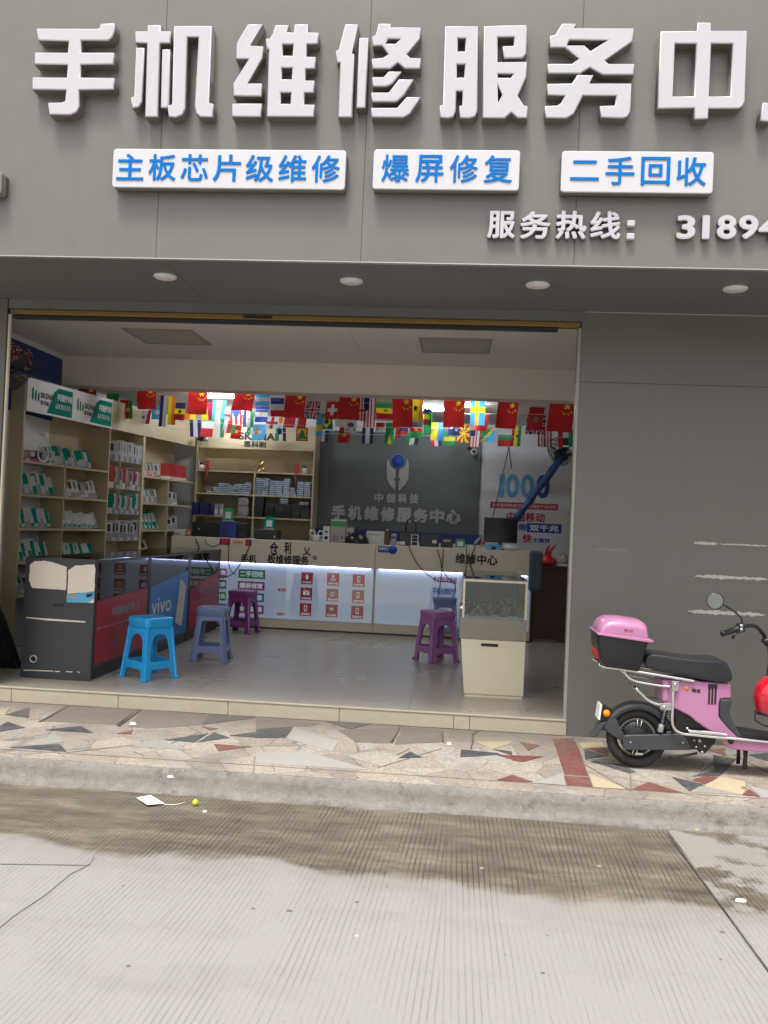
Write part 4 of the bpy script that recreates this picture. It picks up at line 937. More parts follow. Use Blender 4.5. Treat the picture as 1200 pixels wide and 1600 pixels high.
# ================================================================== STOOLS
def make_stool(label, m, z0, square=False):
    t = thing('plastic_stool', label, 'stool', (0, 0, 0), 'plastic stools in the shop')
    Hs = .435; hb_, ht_ = .150, .112
    q = MB(); pr = [(.122, .018), (.129, .006), (.129, .018), (.126, .026), (.11, .030), (.02, .0285)]
    rr = []
    def sq(r, z, n=6, k=.28):
        pts = []; c = r*k
        for qd, (sx, sy) in enumerate(((1, 1), (-1, 1), (-1, -1), (1, -1))):
            for i in range(n+1):
                a = math.pi/2*(qd+i/n); pts.append(((r-c)*sx+c*math.cos(a), (r-c)*sy+c*math.sin(a), z))
        return pts
    rings = [sq(.112, Hs-.05), sq(.122, Hs-.048), sq(.128, Hs-.01), sq(.128, Hs+.008), sq(.123, Hs+.018), sq(.112, Hs+.022), sq(.095, Hs+.019), sq(.03, Hs+.019)]
    q.loft(rings); q.build('seat', m, t, smooth=False, bevel=.002)
    for k in range(4):
        # outline in (s,z): one leg panel side with opening
        oc_ = [(-hb_, 0), (-hb_+.052, 0)]
        bx, bz = hb_-.055, .078
        arch = []
        for i in range(9):
            a = math.pi-math.pi/2*i/8; arch.append((-bx+.03+.03*math.cos(a)+0, bz-.03+.03*math.sin(a)))
        oc_ = [(-hb_, 0), (-bx, 0)]+arch[0:]+[(-x, z) for x, z in reversed(arch)]+[(bx, 0), (hb_, 0), (ht_, Hs-.04), (-ht_, Hs-.04)]
        hole = []; w0, w1, hz0, hz1 = .092, .075, .135, (.345 if square else .335)
        if square:
            for cx, cz, a0_ in ((w1-.02, hz1-.02, 0), (-w1+.02, hz1-.02, 90), (-w0+.012, hz0+.012, 180), (w0-.012, hz0+.012, 270)):
                rr_ = .02 if a0_ < 180 else .012
                for i in range(5): hole.append((cx+rr_*math.cos(R(a0_+22.5*i)), cz+rr_*math.sin(R(a0_+22.5*i))))
        else:
            for i in range(13): a = math.pi*i/12; hole.append((w1*math.cos(a), hz1-.075+.075*math.sin(a)))
            hole += [(-w0, hz0+.01), (-w0+.01, hz0), (w0-.01, hz0), (w0, hz0+.01)]
        me = curve_mesh([oc_, hole], .010, .003)
        an = k*math.pi/2; rot = Matrix.Rotation(an, 4, 'Z')
        for v in me.vertices:
            s_, z, d = v.co.x, v.co.y, v.co.z
            off = hb_+(ht_-hb_)*z/(Hs-.04)
            v.co = rot @ Vector((s_, -off-d+.0045, z))
        me.materials.clear(); me.materials.append(M[m]); me.update()
        link('leg_panel', me, t)
    for k in range(4):
        sx, sy = ((1, 1), (-1, 1), (-1, -1), (1, -1))[k]
        q = MB(); q.tube([(sx*(hb_-.003), sy*(hb_-.003), 0), (sx*(hb_-.003), sy*(hb_-.003), .012), (sx*(hb_-.008), sy*(hb_-.008), .014), (sx*(ht_-.006), sy*(ht_-.006), Hs-.045)], [.019, .019, .013, .014], 12); q.build('leg', m, t, smooth=True)
    return t
s1 = P(235, 1050, Z=ZF); s1.z = ZF+.001
def put(t, px, py, rz, dy=0):
    p = P(px, py, Z=ZF); t.location = (p.x, p.y+dy, ZF+.001); t.rotation_euler = (0, 0, R(rz)); t.scale = (1.06, 1.06, 1.06)
sa = make_stool('bright sky blue plastic stool at the front of the shop', 'blueplastic', 0); put(sa, 232, 1058, 56)
sb = make_stool('faded grey blue plastic stool in the middle of the floor', 'greyblueplastic', 0, True); put(sb, 330, 1031, 6)
sc_ = make_stool('dark purple plastic stool close to the lit counter', 'darkpurple', 0); put(sc_, 377, 988, -9)
sd_ = make_stool('violet plastic stool beside the cream glass kiosk', 'purpleplastic', 0); put(sd_, 681, 1032, 34)
se = make_stool('dusky blue plastic stool behind the violet one', 'greyblueplastic', 0, True); put(se, 692, 997, 6)

# ================================================================== GLASS DISPLAY CASES ON THE LEFT
def case(name, label, x0, x1, y0, y1, zt, frame_m, glow=False):
    t = thing(name, label, 'display case', ((x0+x1)/2, (y0+y1)/2, ZF), 'glass display cases')
    return t
CX0, CX1, CT = -3.318, -2.765, 1.035
cy = [.385, 1.60, 2.82, 4.03]
cl = ['dark glass display case with cream papers stuck on its front end', 'dark glass display case with a blue printed panel, middle of the row', 'dark glass display case at the far end of the row, against the counter']
packs_in_case = []
for i in range(3):
    y0, y1 = cy[i]+.003, cy[i+1]-.003
    t = thing('glass_display_case', cl[i], 'display case', ((CX0+CX1)/2, (y0+y1)/2, ZF), 'row of dark glass display cases')
    q = MB(); q.box((CX0+.02, y0+.01, ZF), (CX1-.012, y1-.01, ZF+.085)); q.build('plinth', 'dark', t)
    q = MB(); q.box((CX0, y0, ZF+.085), (CX1-.004, y1, ZF+.11)); q.build('base_panel', 'darkcase', t)
    q = MB()
    for x in (CX0+.014, CX1-.014):
        for y in (y0+.022, y1-.022): q.box((x-.013, y-.021, ZF+.111), (x+.013, y+.021, CT-.02))
    q.box((CX0, y0, CT-.02), (CX1, y0+.02, CT)); q.box((CX0, y1-.02, CT-.02), (CX1, y1, CT))
    q.box((CX0, y0+.0202, CT-.02), (CX0+.02, y1-.0202, CT)); q.box((CX1-.02, y0+.0202, CT-.02), (CX1, y1-.0202, CT))
    q.build('frame', 'darkframe', t, bevel=.002)
    q = MB(); q.box((CX0+.003, y0+.003, CT+.001), (CX1-.003, y1-.003, CT+.007)); q.build('top_glass', 'tabletopglass', t)
    q = MB(); q.box((CX1-.009, y0+.028, ZF+.112), (CX1-.004, y1-.028, CT-.021)); q.build('side_glass', 'glass', t)
    q = MB(); q.box((CX0+.002, y0+.028, ZF+.112), (CX0+.012, y1-.028, CT-.021)); q.build('rear_panel', 'darkcase', t)
    # printed lower panel behind the glass
    X = CX1+.001; pm = ('kioskred', 'caseblue', 'kioskred')[i]
    za, zb = ((.72, .75), (.75, .85), (.64, .79))[i]
    q = MB(); pts = [(X, y0+.045, ZF+.113), (X, y1-.045, ZF+.113), (X, y1-.045, zb), (X, y0+.045, za)]
    q.loft([[(X, p[1], p[2]) for p in pts], [(X-.004, p[1], p[2]) for p in pts]], smooth=False); pp_ = q.build('printed_panel', pm, t)
    Ny, Nz = Vector((0, 1, 0)), EZ
    if i == 1:
        text('lettering', 'vivo', (X, y0+.36, .56), Ny, Nz, .56, .15, 'white', pp_, bold=-.004, depth=.002)
        q = MB()
        T_ = Matrix.Translation((X+.004, y0+.92, .52)) @ Matrix.Rotation(R(-14), 4, 'X')
        q.box((-.001, -.09, -.2), (.002, .02, .24), T=T_); q.m(1); q.box((-.0012, .028, -.2), (.002, .13, .22), T=T_); q.build('printed_phone', ['casewhite', 'paper'], pp_)
    else:
        text('lettering', '中国移动手机卡' if i == 0 else '精品手机', (X, y0+.66, .61), Ny, Nz, .60, .075, 'casegrey', pp_, bold=.01, depth=.002)
        q = MB(); q.box((X+.0005, y0+.05, .50), (X+.002, y1-.05, .505)); q.build('stripe', 'casegrey', pp_)
    # white shelf and products inside
    q = MB()
    for z in (.90,): q.box((CX0+.03, y0+.03, z), (CX1-.16, y1-.03, z+.006))
    q.build('shelf', 'tabletopglass', t)
    q = MB(); q.box((CX0+.03, y0+.03, .755), (CX1-.015, y1-.03, .768)); q.build('display_floor', 'casewhite', t)
    for k in range(9):
        y = y0+.12+.12*k; z = (.770, .907)[k % 2]; x = CX1-.11-.16*(k % 2)
        packs_in_case.append((x, y, z))
# end panel of the first case
E0 = cy[0]+.003
ep = thing('case_end_board', 'dark grey end board with torn cream papers and a slot', 'board', ((CX0+CX1)/2, E0-.01, ZF))
q = MB(); q.box((CX0-.003, E0-.022, ZF+.001), (CX1+.003, E0-.001, CT+.004)); q.build('board', 'darkcase', ep, bevel=.003)
YB = E0-.022
def onb(x, y): v = P(x, y, Y=YB); return (v.x, v.z)
Zc = lambda x, y: onb(x/4, 820+y/4)
def jag(pts, amp=.004, n=7):
    out = []
    for i in range(len(pts)):
        a, b2 = Vector(pts[i]), Vector(pts[(i+1) % len(pts)])
        for k in range(n): out.append(tuple(a.lerp(b2, k/n)+Vector((rnd.uniform(-amp, amp), rnd.uniform(-amp, amp)))))
    return out
for pts in ([(188, 250), (215, 228), (290, 225), (340, 238), (418, 262), (412, 408), (200, 395), (182, 350)], [(428, 282), (470, 255), (590, 248), (596, 280), (590, 418), (420, 430)]):
    q = MB(); q.prism(jag([Zc(*p) for p in pts], .0022), YB-.002, YB-.0003); q.build('torn_paper', 'paper', ep)
q = MB(); q.prism([Zc(418, 434), Zc(590, 421), Zc(588, 488), Zc(416, 484)], YB-.0018, YB-.0003); sk = q.build('blue_label', 'lightblue', ep)
q = MB(); q.prism([Zc(432, 436), Zc(474, 434), Zc(474, 460), Zc(432, 462)], YB-.0026, YB-.002); q.m(1); q.prism([Zc(540, 432), Zc(585, 428), Zc(570, 450), Zc(540, 455)], YB-.0026, YB-.002); q.m(2); q.prism([Zc(550, 488), Zc(586, 462), Zc(588, 488)], YB-.0026, YB-.002); q.build('label_print', ['casegrey', 'ink', 'paper'], sk)
q = MB(); q.prism([Zc(330, 490), Zc(400, 490), Zc(404, 500), Zc(400, 514), Zc(332, 512), Zc(326, 500)], YB-.0016, YB-.0003); q.build('hand_slot', 'black', ep, bevel=.0005)
for pts in ([(160, 577), (360, 590), (535, 603), (535, 611), (300, 598), (165, 582)], [(145, 905), (335, 912), (335, 917), (150, 910)], [(342, 914), (375, 914), (370, 920), (345, 920)], [(410, 914), (455, 917), (450, 922), (415, 920)], [(475, 916), (500, 920), (500, 926)]):
    q = MB(); q.prism([Zc(*p) for p in pts], YB-.0014, YB-.0003); q.build('scratch', 'paper', ep)
c = V3(Zc(209, 838), YB); q = MB(); q.lathe([(.0, -.002), (.021, -.002)], c, 'Y', 24); q.m(1); q.lathe([(.021, -.002), (.023, -.006), (.029, -.006), (.030, -.0002)], c, 'Y', 28); q.build('cable_ring', ['black', 'trim'], ep)

# ================================================================== CREAM KIOSK CASE
KL, KR = P(721, 1087, Z=ZF), P(817, 1094, Z=ZF)
kx0, kx1, ky0, ky1, kt = KL.x-.005, KR.x+.005, .655, 2.05, 1.015
kk = thing('glass_kiosk_case', 'cream glass topped display case at the right of the opening', 'display case', ((kx0+kx1)/2, (ky0+ky1)/2, ZF))
kz = P(770, 1000, Y=ky0).z; kz2 = P(770, 967, Y=ky0).z
q = MB(); q.prism([(kx0+.028, ZF), (kx1-.008, ZF), (kx1-.008, ZF+.022), (kx0+.028, ZF+.022)], ky0+.01, ky1-.01); q.build('plinth', 'cream', kk)
q = MB(); q.prism([(kx0+.022, ZF+.023), (kx1-.003, ZF+.023), (kx1, kz-.001), (kx0-.018, kz-.001)], ky0, ky1); cab = q.build('cabinet', 'cream', kk, bevel=.003)
c = P(765, 1008, Y=ky0); q = MB(); q.prism([(c.x-.058+.010*math.cos(a), c.z+.012*math.sin(a)) for a in [math.pi/2+math.pi*k/6 for k in range(7)]]+[(c.x+.058+.010*math.cos(a), c.z+.012*math.sin(a)) for a in [-math.pi/2+math.pi*k/6 for k in range(7)]], ky0-.0015, ky0-.0003); q.build('hand_slot', 'black', cab)
q = MB(); q.box((kx0-.03, ky0-.006, kz), (kx1+.002, ky1+.004, kz2)); q.build('band', 'greyband', kk, bevel=.002)
q = MB()
for x in (kx0+.002-.018, kx1-.018):
    for y in (ky0, ky1-.018): q.box((x, y, kz2+.001), (x+.018, y+.018, kt-.018))
q.box((kx0-.016, ky0, kt-.0178), (kx1, ky0+.018, kt)); q.box((kx0-.016, ky1-.018, kt-.0178), (kx1, ky1, kt)); q.box((kx0-.016, ky0+.0182, kt-.0178), (kx0+.002, ky1-.0182, kt)); q.box((kx1-.018, ky0+.0182, kt-.0178), (kx1, ky1-.0182, kt))
q.build('frame', 'cream', kk, bevel=.0015)
q = MB(); q.box((kx0-.012, ky0+.004, kt+.001), (kx1-.004, ky1-.004, kt+.008)); q.build('top_glass', 'tabletopglass', kk)
q = MB(); q.box((kx0+.005, ky0+.003, kz2+.002), (kx1-.02, ky0+.007, kt-.0185)); q.build('front_glass', 'glass', kk)
q = MB(); q.box((kx0-.011, ky0+.02, kz2+.002), (kx0-.007, ky1-.02, kt-.0185)); q.box((kx1-.009, ky0+.02, kz2+.002), (kx1-.005, ky1-.02, kt-.0185)); q.build('side_glass', 'glass', kk)
q = MB(); q.box((kx0, ky0+.01, kz2+.001), (kx1-.012, ky1-.02, kz2+.012)); q.build('display_floor', 'casewhite', kk)
q = MB(); q.box((kx0, ky1-.03, kz2+.013), (kx1-.012, ky1-.021, kt-.02)); q.build('rear_panel', 'casegrey', kk)
# phones and cables laid out in it
ph = MB(); ph.box((-.036, -.075, 0), (.036, .075, .009)); ph.m(1); ph.box((-.032, -.07, .0092), (.032, .07, .0098)); phone = ph.build('display_phone', ['casewhite', 'screen'], bevel=.003)
tag(phone, 'small phone lying tilted inside the cream kiosk case', 'phone', 'phones laid out in the cream kiosk')
k = 0
for yy in (.75, .95, 1.15, 1.4, 1.65):
    for xx in (.12, .24, .36, .47):
        k += 1
        l = ((kx0+.02)+(xx-.1)*1.0+rnd.uniform(-.015, .015), yy+rnd.uniform(-.03, .03)+.03, kz2+.024+.02)
        rt = (R(rnd.uniform(15, 32)), 0, R(rnd.uniform(-45, 25)))
        if k == 1: phone.location = l; phone.rotation_euler = rt
        else: dup(phone, l, rot=rt)

# ================================================================== MAIN COUNTER
QY = 4.26; QT, QL0, QL1, QB = 1.17, .885, .235, .115
cxs_ = [P(268, 850, Y=QY).x, P(586, 880, Y=QY).x, P(832, 880, Y=QY).x]
def qp(x, y, Y=QY): return P(x, y, Y=Y)
cnt = []
for i in range(2):
    x0, x1 = cxs_[i]+.002, cxs_[i+1]-.002
    t = thing('service_counter', ('long beige counter section with lit white front and stickers', 'shorter beige counter section with lit front at the right')[i], 'counter', ((x0+x1)/2, QY+.3, ZF), 'sections of the service counter'); cnt.append(t)
    q = MB(); q.box((x0, QY-.02, QL0), (x1, QY+.55, QT)); q.build('top', 'counterbeige', t, bevel=.003)
    q = MB(); q.box((x0, QY, ZF+.02), (x1, QY+.5, QL1)); q.box((x0, QY+.05, QL1+.001), (x1, QY+.5, QL0-.001)); q.box((x0, QY-.001, QL1+.001), (x0+.012, QY+.049, QL0-.001)); q.box((x1-.012, QY-.001, QL1+.001), (x1, QY+.049, QL0-.001)); q.build('carcass', 'counterbeige', t)
    q = MB(); q.box((x0, QY-.002, ZF), (x1, QY+.48, ZF+.019)); q.build('plinth', 'dark', t)
    q = MB(); q.box((x0+.014, QY+.032, QL1+.002), (x1-.014, QY+.048, QL0-.003)); lp = q.build('light_panel', 'lightpanel', t)
    q = MB(); q.box((x0+.05, QY+.004, QL0-.010), (x1-.05, QY+.016, QL0-.0025)); q.build('led_strip', 'ledstrip', t)
    q = MB(); q.box((x0+.013, QY-.004, QL1+.002), (x1-.013, QY-.001, QL0-.013)); q.build('front_glass', 'glass', t)
LY2 = QY+.0305
def sticker(x0, y0, x1, y1, m, parent, body=None, tm='stickertext', icon=None, bold=.03):
    c = P((x0+x1)/2, (y0+y1)/2, Y=LY2); w2, h2 = (x1-x0)/S(LY2), (y1-y0)/S(LY2)
    q = MB()
    if m: q.box((c.x-w2/2, LY2-.001, c.z-h2/2), (c.x+w2/2, LY2+.001, c.z+h2/2)); s_ = q.build('sticker', m, parent)
    else: s_ = parent
    if body: text('lettering', body, (c.x, LY2-.001, c.z), EX, EZ, w2*(.88 if m else 1), h2*(.66 if m else 1), tm, s_, bold=bold, depth=.001, off=.0005)
    if icon:
        q = MB(); y = LY2-.0022; a = w2*.62
        def bx(u0, v0, u1, v1): q.box((c.x+u0*a, y-.0006, c.z+h2*.08+v0*a), (c.x+u1*a, y, c.z+h2*.08+v1*a))
        def pr(pts): q.prism([(c.x+u*a, c.z+h2*.08+v*a) for u, v in pts], y-.0006, y)
        if icon == 'drop': pr([(0, .5), (.16, .12), (.2, -.08), (.1, -.28), (-.1, -.28), (-.2, -.08), (-.16, .12)])
        if icon == 'up': pr([(0, .5), (.2, .22), (.06, .22), (.06, -.08), (-.06, -.08), (-.06, .22), (-.2, .22)]); bx(-.35, -.28, .35, -.18); bx(-.35, -.18, -.26, -.02); bx(.26, -.18, .35, -.02)
        if icon == 'phone': bx(-.2, -.35, -.12, .45); bx(.12, -.35, .2, .45); bx(-.12, .35, .12, .45); bx(-.12, -.35, .12, -.22)
        if icon == 'mail': pr([(-.42, .3), (-.05, -.05), (-.05, -.3), (-.42, -.3)]); pr([(.42, .3), (.05, -.05), (.05, -.3), (.42, -.3)]); pr([(-.34, .34), (.34, .34), (0, .04)])
        if icon == 'ring':
            for k in range(12):
                a0_, a1_ = R(30*k), R(30*k+30); pr([(.28*math.cos(a0_), .28*math.sin(a0_)), (.28*math.cos(a1_), .28*math.sin(a1_)), (.2*math.cos(a1_), .2*math.sin(a1_)), (.2*math.cos(a0_), .2*math.sin(a0_))])
        if icon == 'wifi':
            for r0 in (.14, .28, .42):
                for k in range(4):
                    a0_, a1_ = R(45+22.5*k), R(45+22.5*(k+1)); pr([(r0*math.cos(a0_), -.2+r0*math.sin(a0_)), (r0*math.cos(a1_), -.2+r0*math.sin(a1_)), ((r0+.07)*math.cos(a1_), -.2+(r0+.07)*math.sin(a1_)), ((r0+.07)*math.cos(a0_), -.2+(r0+.07)*math.sin(a0_))])
        q.build('icon', 'stickertext', s_)
    return s_
T0, T1 = cnt
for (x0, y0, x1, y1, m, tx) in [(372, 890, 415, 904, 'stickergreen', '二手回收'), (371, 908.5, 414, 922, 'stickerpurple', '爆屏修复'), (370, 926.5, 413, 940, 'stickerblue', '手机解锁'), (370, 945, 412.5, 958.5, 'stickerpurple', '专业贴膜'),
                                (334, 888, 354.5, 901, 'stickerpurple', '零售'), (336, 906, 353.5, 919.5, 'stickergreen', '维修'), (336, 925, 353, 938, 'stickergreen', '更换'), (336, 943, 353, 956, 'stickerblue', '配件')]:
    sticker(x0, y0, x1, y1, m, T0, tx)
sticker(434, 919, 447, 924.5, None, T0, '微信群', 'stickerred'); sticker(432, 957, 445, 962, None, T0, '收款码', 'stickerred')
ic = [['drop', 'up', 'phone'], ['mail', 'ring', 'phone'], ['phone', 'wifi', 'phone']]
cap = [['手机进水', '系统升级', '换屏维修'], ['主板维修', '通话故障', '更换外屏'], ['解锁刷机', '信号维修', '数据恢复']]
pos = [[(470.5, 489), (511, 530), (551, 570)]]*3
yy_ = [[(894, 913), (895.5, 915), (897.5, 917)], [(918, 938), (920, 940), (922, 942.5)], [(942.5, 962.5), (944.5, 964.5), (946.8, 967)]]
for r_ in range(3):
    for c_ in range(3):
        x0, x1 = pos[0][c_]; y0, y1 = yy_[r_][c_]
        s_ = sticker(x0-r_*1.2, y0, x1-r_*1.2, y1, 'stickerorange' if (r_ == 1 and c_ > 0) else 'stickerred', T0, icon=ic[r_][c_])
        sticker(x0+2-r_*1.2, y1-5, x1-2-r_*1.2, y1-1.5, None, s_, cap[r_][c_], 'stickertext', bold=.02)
sticker(677, 901.5, 714, 910.5, None, T1, '手机维修解锁', 'stickerpurple', bold=.03); sticker(676, 919, 712, 929, None, T1, '手机贴膜配件', 'stickerblue', bold=.03)
# worn lettering on the beige band
FYc = QY-.0205
def ctext(b, x0, x1, y0, y1, par, bold=.03):
    c = P((x0+x1)/2, (y0+y1)/2, Y=FYc); text('lettering', b, (c.x, FYc, c.z), EX, EZ, (x1-x0)/S(FYc), (y1-y0)/S(FYc), 'ink', par, bold=bold, depth=.003, off=0)
ctext('手机', 376, 401, 866, 880, T0); ctext('板维修服务', 417, 483, 867, 882, T0)
ctext('仓', 421, 435, 846, 867, T0); ctext('利', 444, 455, 847, 866, T0); ctext('乂', 473, 486, 855, 868, T0); ctext('o', 489, 495, 868, 875, T0)
ctext('维修中心', 712, 777, 866, 882, T1)
c = P(604, 858.5, Y=FYc); q = MB(); q.box((c.x-.10, FYc-.003, c.z-.036), (c.x+.075, FYc-.0005, c.z+.036)); q.lathe([(0, -.0015), (.05, -.0013), (.05, .0015)], (c.x+.075, FYc-.003, c.z), 'Y', 24)
sg = q.build('blue_sign', 'posterblue', T1); text('lettering', '温馨提示', (c.x-.03, FYc-.003, c.z+.008), EX, EZ, .12, .03, 'white', sg, bold=.01, depth=.001, off=.001)
# red-white sticker on the counter edge, left part
c = P(368, 847, Y=FYc); 
for x0, x1, m in ((343, 360, 'posterred'), (360.5, 383, 'paper'), (383.5, 393, 'posterred')):
    a = P(x0, 847, Y=FYc); b2 = P(x1, 847, Y=FYc); q = MB(); q.box((a.x, FYc-.002, c.z-.04), (b2.x, FYc-.0003, c.z+.04)); s_ = q.build('sticker', m, T0)
    if m == 'paper': text('lettering', '充值缴费', ((a.x+b2.x)/2, FYc-.002, c.z), EX, EZ, .13, .04, 'orange', s_, bold=.02, depth=.001)

# ================================================================== REAR WALL: dark board with logo, poster
RY = WBY-.05
a, b2 = P(494, 690, Y=RY), P(752, 700, Y=RY); zb = P(620, 832, Y=RY).z; zt = P(620, 690, Y=RY).z
bd = thing('logo_board', 'dark grey board with raised logo and lettering on the rear wall', 'sign board', ((a.x+b2.x)/2, RY, zb))
q = MB(); q.box((a.x, RY, zb), (b2.x, WBY-.001, zt+.12)); q.build('board', 'darkpanel', bd, bevel=.003)
TY = RY-.001
def Zl(x, y): v = P(480+x/4, 640+y/4, Y=RY-.02); return (v.x, v.z)
defm('logogrey', (.42, .42, .42), rough=.4)
q = MB(); q.prism([Zl(*p) for p in [(508, 305), (515, 335), (530, 362), (554, 374), (552, 425), (540, 436), (552, 450), (548, 505), (515, 470), (498, 430), (497, 340)]], RY-.03, RY); q.build('logo_wing', 'logogrey', bd)
q = MB(); q.prism([Zl(*p) for p in [(626, 305), (620, 335), (605, 362), (576, 374), (572, 425), (584, 436), (572, 450), (572, 508), (615, 465), (632, 430), (636, 340)]], RY-.03, RY); q.build('logo_wing', 'logogrey', bd)
c = V3(Zl(568, 322), RY); q = MB(); q.lathe([(0, -.034), (.086, -.034), (.086, -.001)], c, 'Y', 32); q.build('logo_disc', 'posterblue', bd)
q = MB(); q.lathe([(.086, -.036), (.092, -.036), (.092, -.001)], c, 'Y', 32); q.build('logo_ring', 'logogrey', bd)
def wtext(b, x0, x1, y0, y1, m, par, bold, Y=RY, depth=.02, off=0, gap=1.0, name='lettering'):
    c = P((x0+x1)/2, (y0+y1)/2, Y=Y); return text(name, b, (c.x, Y, c.z), EX, EZ, (x1-x0)/S(Y), (y1-y0)/S(Y), m, par, bold=bold, depth=depth, off=off, gap=gap)
for i, ch in enumerate('中创科技'): wtext(ch, 585+i*18.4, 599+i*18.4, 770+i*.6, 785+i*.6, 'logogrey', bd, .05, name='small_character')
for i, ch in enumerate('手机维修服务中心'): wtext(ch, 518+i*25.6, 540.5+i*25.6, 789+i*1.0, 812+i*1.0, 'logogrey', bd, .055, depth=.03, name='large_character')
# blue-and-white desk hutch strip under the board
q = MB(); a, b2 = P(485, 823, Y=RY-.1), P(752, 840, Y=RY-.1); q.box((a.x, RY-.1, 1.2), (b2.x, RY-.02, 1.33)); q.m(1); q.box((a.x, RY-.1, .9), (b2.x, RY-.02, 1.199)); q.m(0)
tag(q.build('wall_cabinet', ['navyblue', 'posterwhite']), 'low white cabinet with a navy blue top edge under the logo board', 'cabinet')
# poster
PY = RY+.03
a, b2 = P(754, 700, Y=PY), P(893, 700, Y=PY)
po = thing('wall_poster', 'large pale poster with big digits and red and blue writing', 'poster', ((a.x+b2.x)/2, PY, 1.0))
q = MB(); q.box((a.x, PY, .9), (b2.x+.15, PY+.01, 2.7)); q.build('sheet', 'posterwhite', po)
def Zp(x, y): return 730+x/5.715, 600+y/5.715
def ptext(b, x0, x1, y0, y1, m, bold=.02, par=po):
    u0, v0 = Zp(x0, y0); u1, v1 = Zp(x1, y1); return wtext(b, u0, u1, v0, v1, m, par, bold, Y=PY, depth=.002, off=.002)
for ch, x0, x1 in (('1', 285, 335), ('0', 345, 465), ('0', 478, 600), ('0', 615, 735)):
    ptext(ch, x0, x1, 805+(x0-285)*.02, 1015+(x0-285)*.02, 'lightblue' if x0 < 600 else 'posterblue', .035)
u0, v0 = Zp(210, 1050); u1, v1 = Zp(805, 1118); c = P((u0+u1)/2, (v0+v1)/2+1, Y=PY); w2 = (u1-u0)/S(PY)
q = MB(); q.box((c.x-w2/2, PY-.002, c.z-.042), (c.x+w2/2, PY-.0003, c.z+.042)); bnd = q.build('red_band', 'posterred', po)
text('lettering', '全市宽带提速已覆盖主城区千兆光网', (c.x, PY-.002, c.z), EX, EZ, w2*.94, .045, 'paper', bnd, bold=.01, depth=.001)
ptext('中国移动', 355, 690, 1145, 1232, 'posterred', .03)
u0, v0 = Zp(535, 1245); u1, v1 = Zp(838, 1332); c = P((u0+u1)/2, (v0+v1)/2, Y=PY); w2 = (u1-u0)/S(PY)
q = MB(); q.box((c.x-w2/2, PY-.002, c.z-.06), (c.x+w2/2, PY-.0003, c.z+.06)); bb = q.build('blue_band', 'posterblue', po)
text('lettering', '双千兆', (c.x, PY-.002, c.z), EX, EZ, w2*.85, .085, 'white', bb, bold=.04, depth=.001)
ptext('宽带', 380, 530, 1245, 1315, 'posterblue', .04); ptext('快', 495, 575, 1340, 1420, 'posterred', .04); ptext('才痛快', 582, 740, 1375, 1418, 'posterblue', .03)

# ================================================================== REAR SHELF
HY2 = 5.20; hx0, hx1 = P(305, 750, Y=HY2).x, P(490, 760, Y=HY2).x; hxm = P(397, 760, Y=HY2).x; hz_top = P(400, 664, Y=HY2).z
rs = thing('rear_shelf_unit', 'tall beige shelf unit on the rear wall with black lettering', 'shelf unit', ((hx0+hx1)/2, HY2+.2, ZF))
hzs = [P(397, 738, Y=HY2).z, P(397, 774, Y=HY2).z, P(397, 809, Y=HY2).z]
q = MB(); q.box((hx0, HY2, ZF), (hx0+.022, WBY-.06, hz_top)); q.build('side_panel', 'shelfwood', rs); q = MB(); q.box((hx1-.022, HY2, ZF), (hx1, WBY-.06, hz_top)); q.build('side_panel', 'shelfwood', rs)
q = MB(); q.box((hxm-.01, HY2+.002, ZF), (hxm+.01, WBY-.06, hzs[0]-.011)); q.build('divider', 'shelfwood', rs)
q = MB(); q.box((hx0+.023, WBY-.075, ZF), (hx1-.023, WBY-.061, hz_top)); q.build('back_panel', 'shelfwood', rs)
zh = P(397, 702, Y=HY2).z
q = MB(); q.box((hx0+.0225, HY2-.002, zh), (hx1-.0225, HY2+.02, hz_top)); hdr = q.build('header', 'shelfwood', rs)
for z in hzs:
    q = MB(); q.box((hx0+.0225, HY2+.001, z-.010), (hx1-.0225, WBY-.076, z+.010)); q.build('shelf', 'shelfwood', rs)
wtext('SKENAI', 372, 434, 676, 688, 'ink', hdr, .04, Y=HY2-.003, depth=.002); wtext('思科耐', 380, 417, 689, 699, 'ink', hdr, .03, Y=HY2-.003, depth=.002)
BOXN = 0
def boxproto(name, label, cat, w2, h2, d2, m1, m2, group):
    q = MB(); q.box((-w2/2, -d2/2, 0), (w2/2, d2/2, h2)); q.m(1); q.box((-w2/2+.004, -d2/2-.0006, h2*.12), (w2/2-.004, -d2/2-.0001, h2*.55)); q.box((-w2/2+.004, -d2/2+.004, h2+.0001), (w2/2-.004, d2/2-.004, h2+.0006))
    return tag(q.build(name, [m1, m2]), label, cat, group)
# stacks of small blue-white boxes
def stack(proto, first, x, y, z, w2, h2, n, jit=.006):
    global BOXN
    for k in range(n):
        l = (x+rnd.uniform(-jit, jit), y+rnd.uniform(-jit, jit), z+h2*k+.0005*k); rz = rnd.uniform(-.12, .12)
        if first[0]: proto.location = l; proto.rotation_euler = (0, 0, rz); first[0] = False
        else: dup(proto, l, rz)
def srow(px0, px1, zb, name, label, cat, group, w2, h2, d2, m1, m2, counts, Y=HY2+.08):
    pr = boxproto(name, label, cat, w2, h2, d2, m1, m2, group); fs = [True]
    xa, xb = P(px0, 760, Y=Y).x, P(px1, 760, Y=Y).x; n = len(counts)
    for i, c_ in enumerate(counts):
        x = xa+w2/2+(xb-xa-w2)*i/max(1, n-1); stack(pr, fs, x, Y, zb+.0105, w2, h2, c_)
    return pr
srow(326, 394, hzs[1], 'small_accessory_box', 'small blue and white box stacked on the rear shelf, left bay', 'box', 'blue and white boxes in the left bay', .072, .026, .12, 'casewhite', 'boxblue', [1, 3, 5, 5, 4, 5, 5, 6])
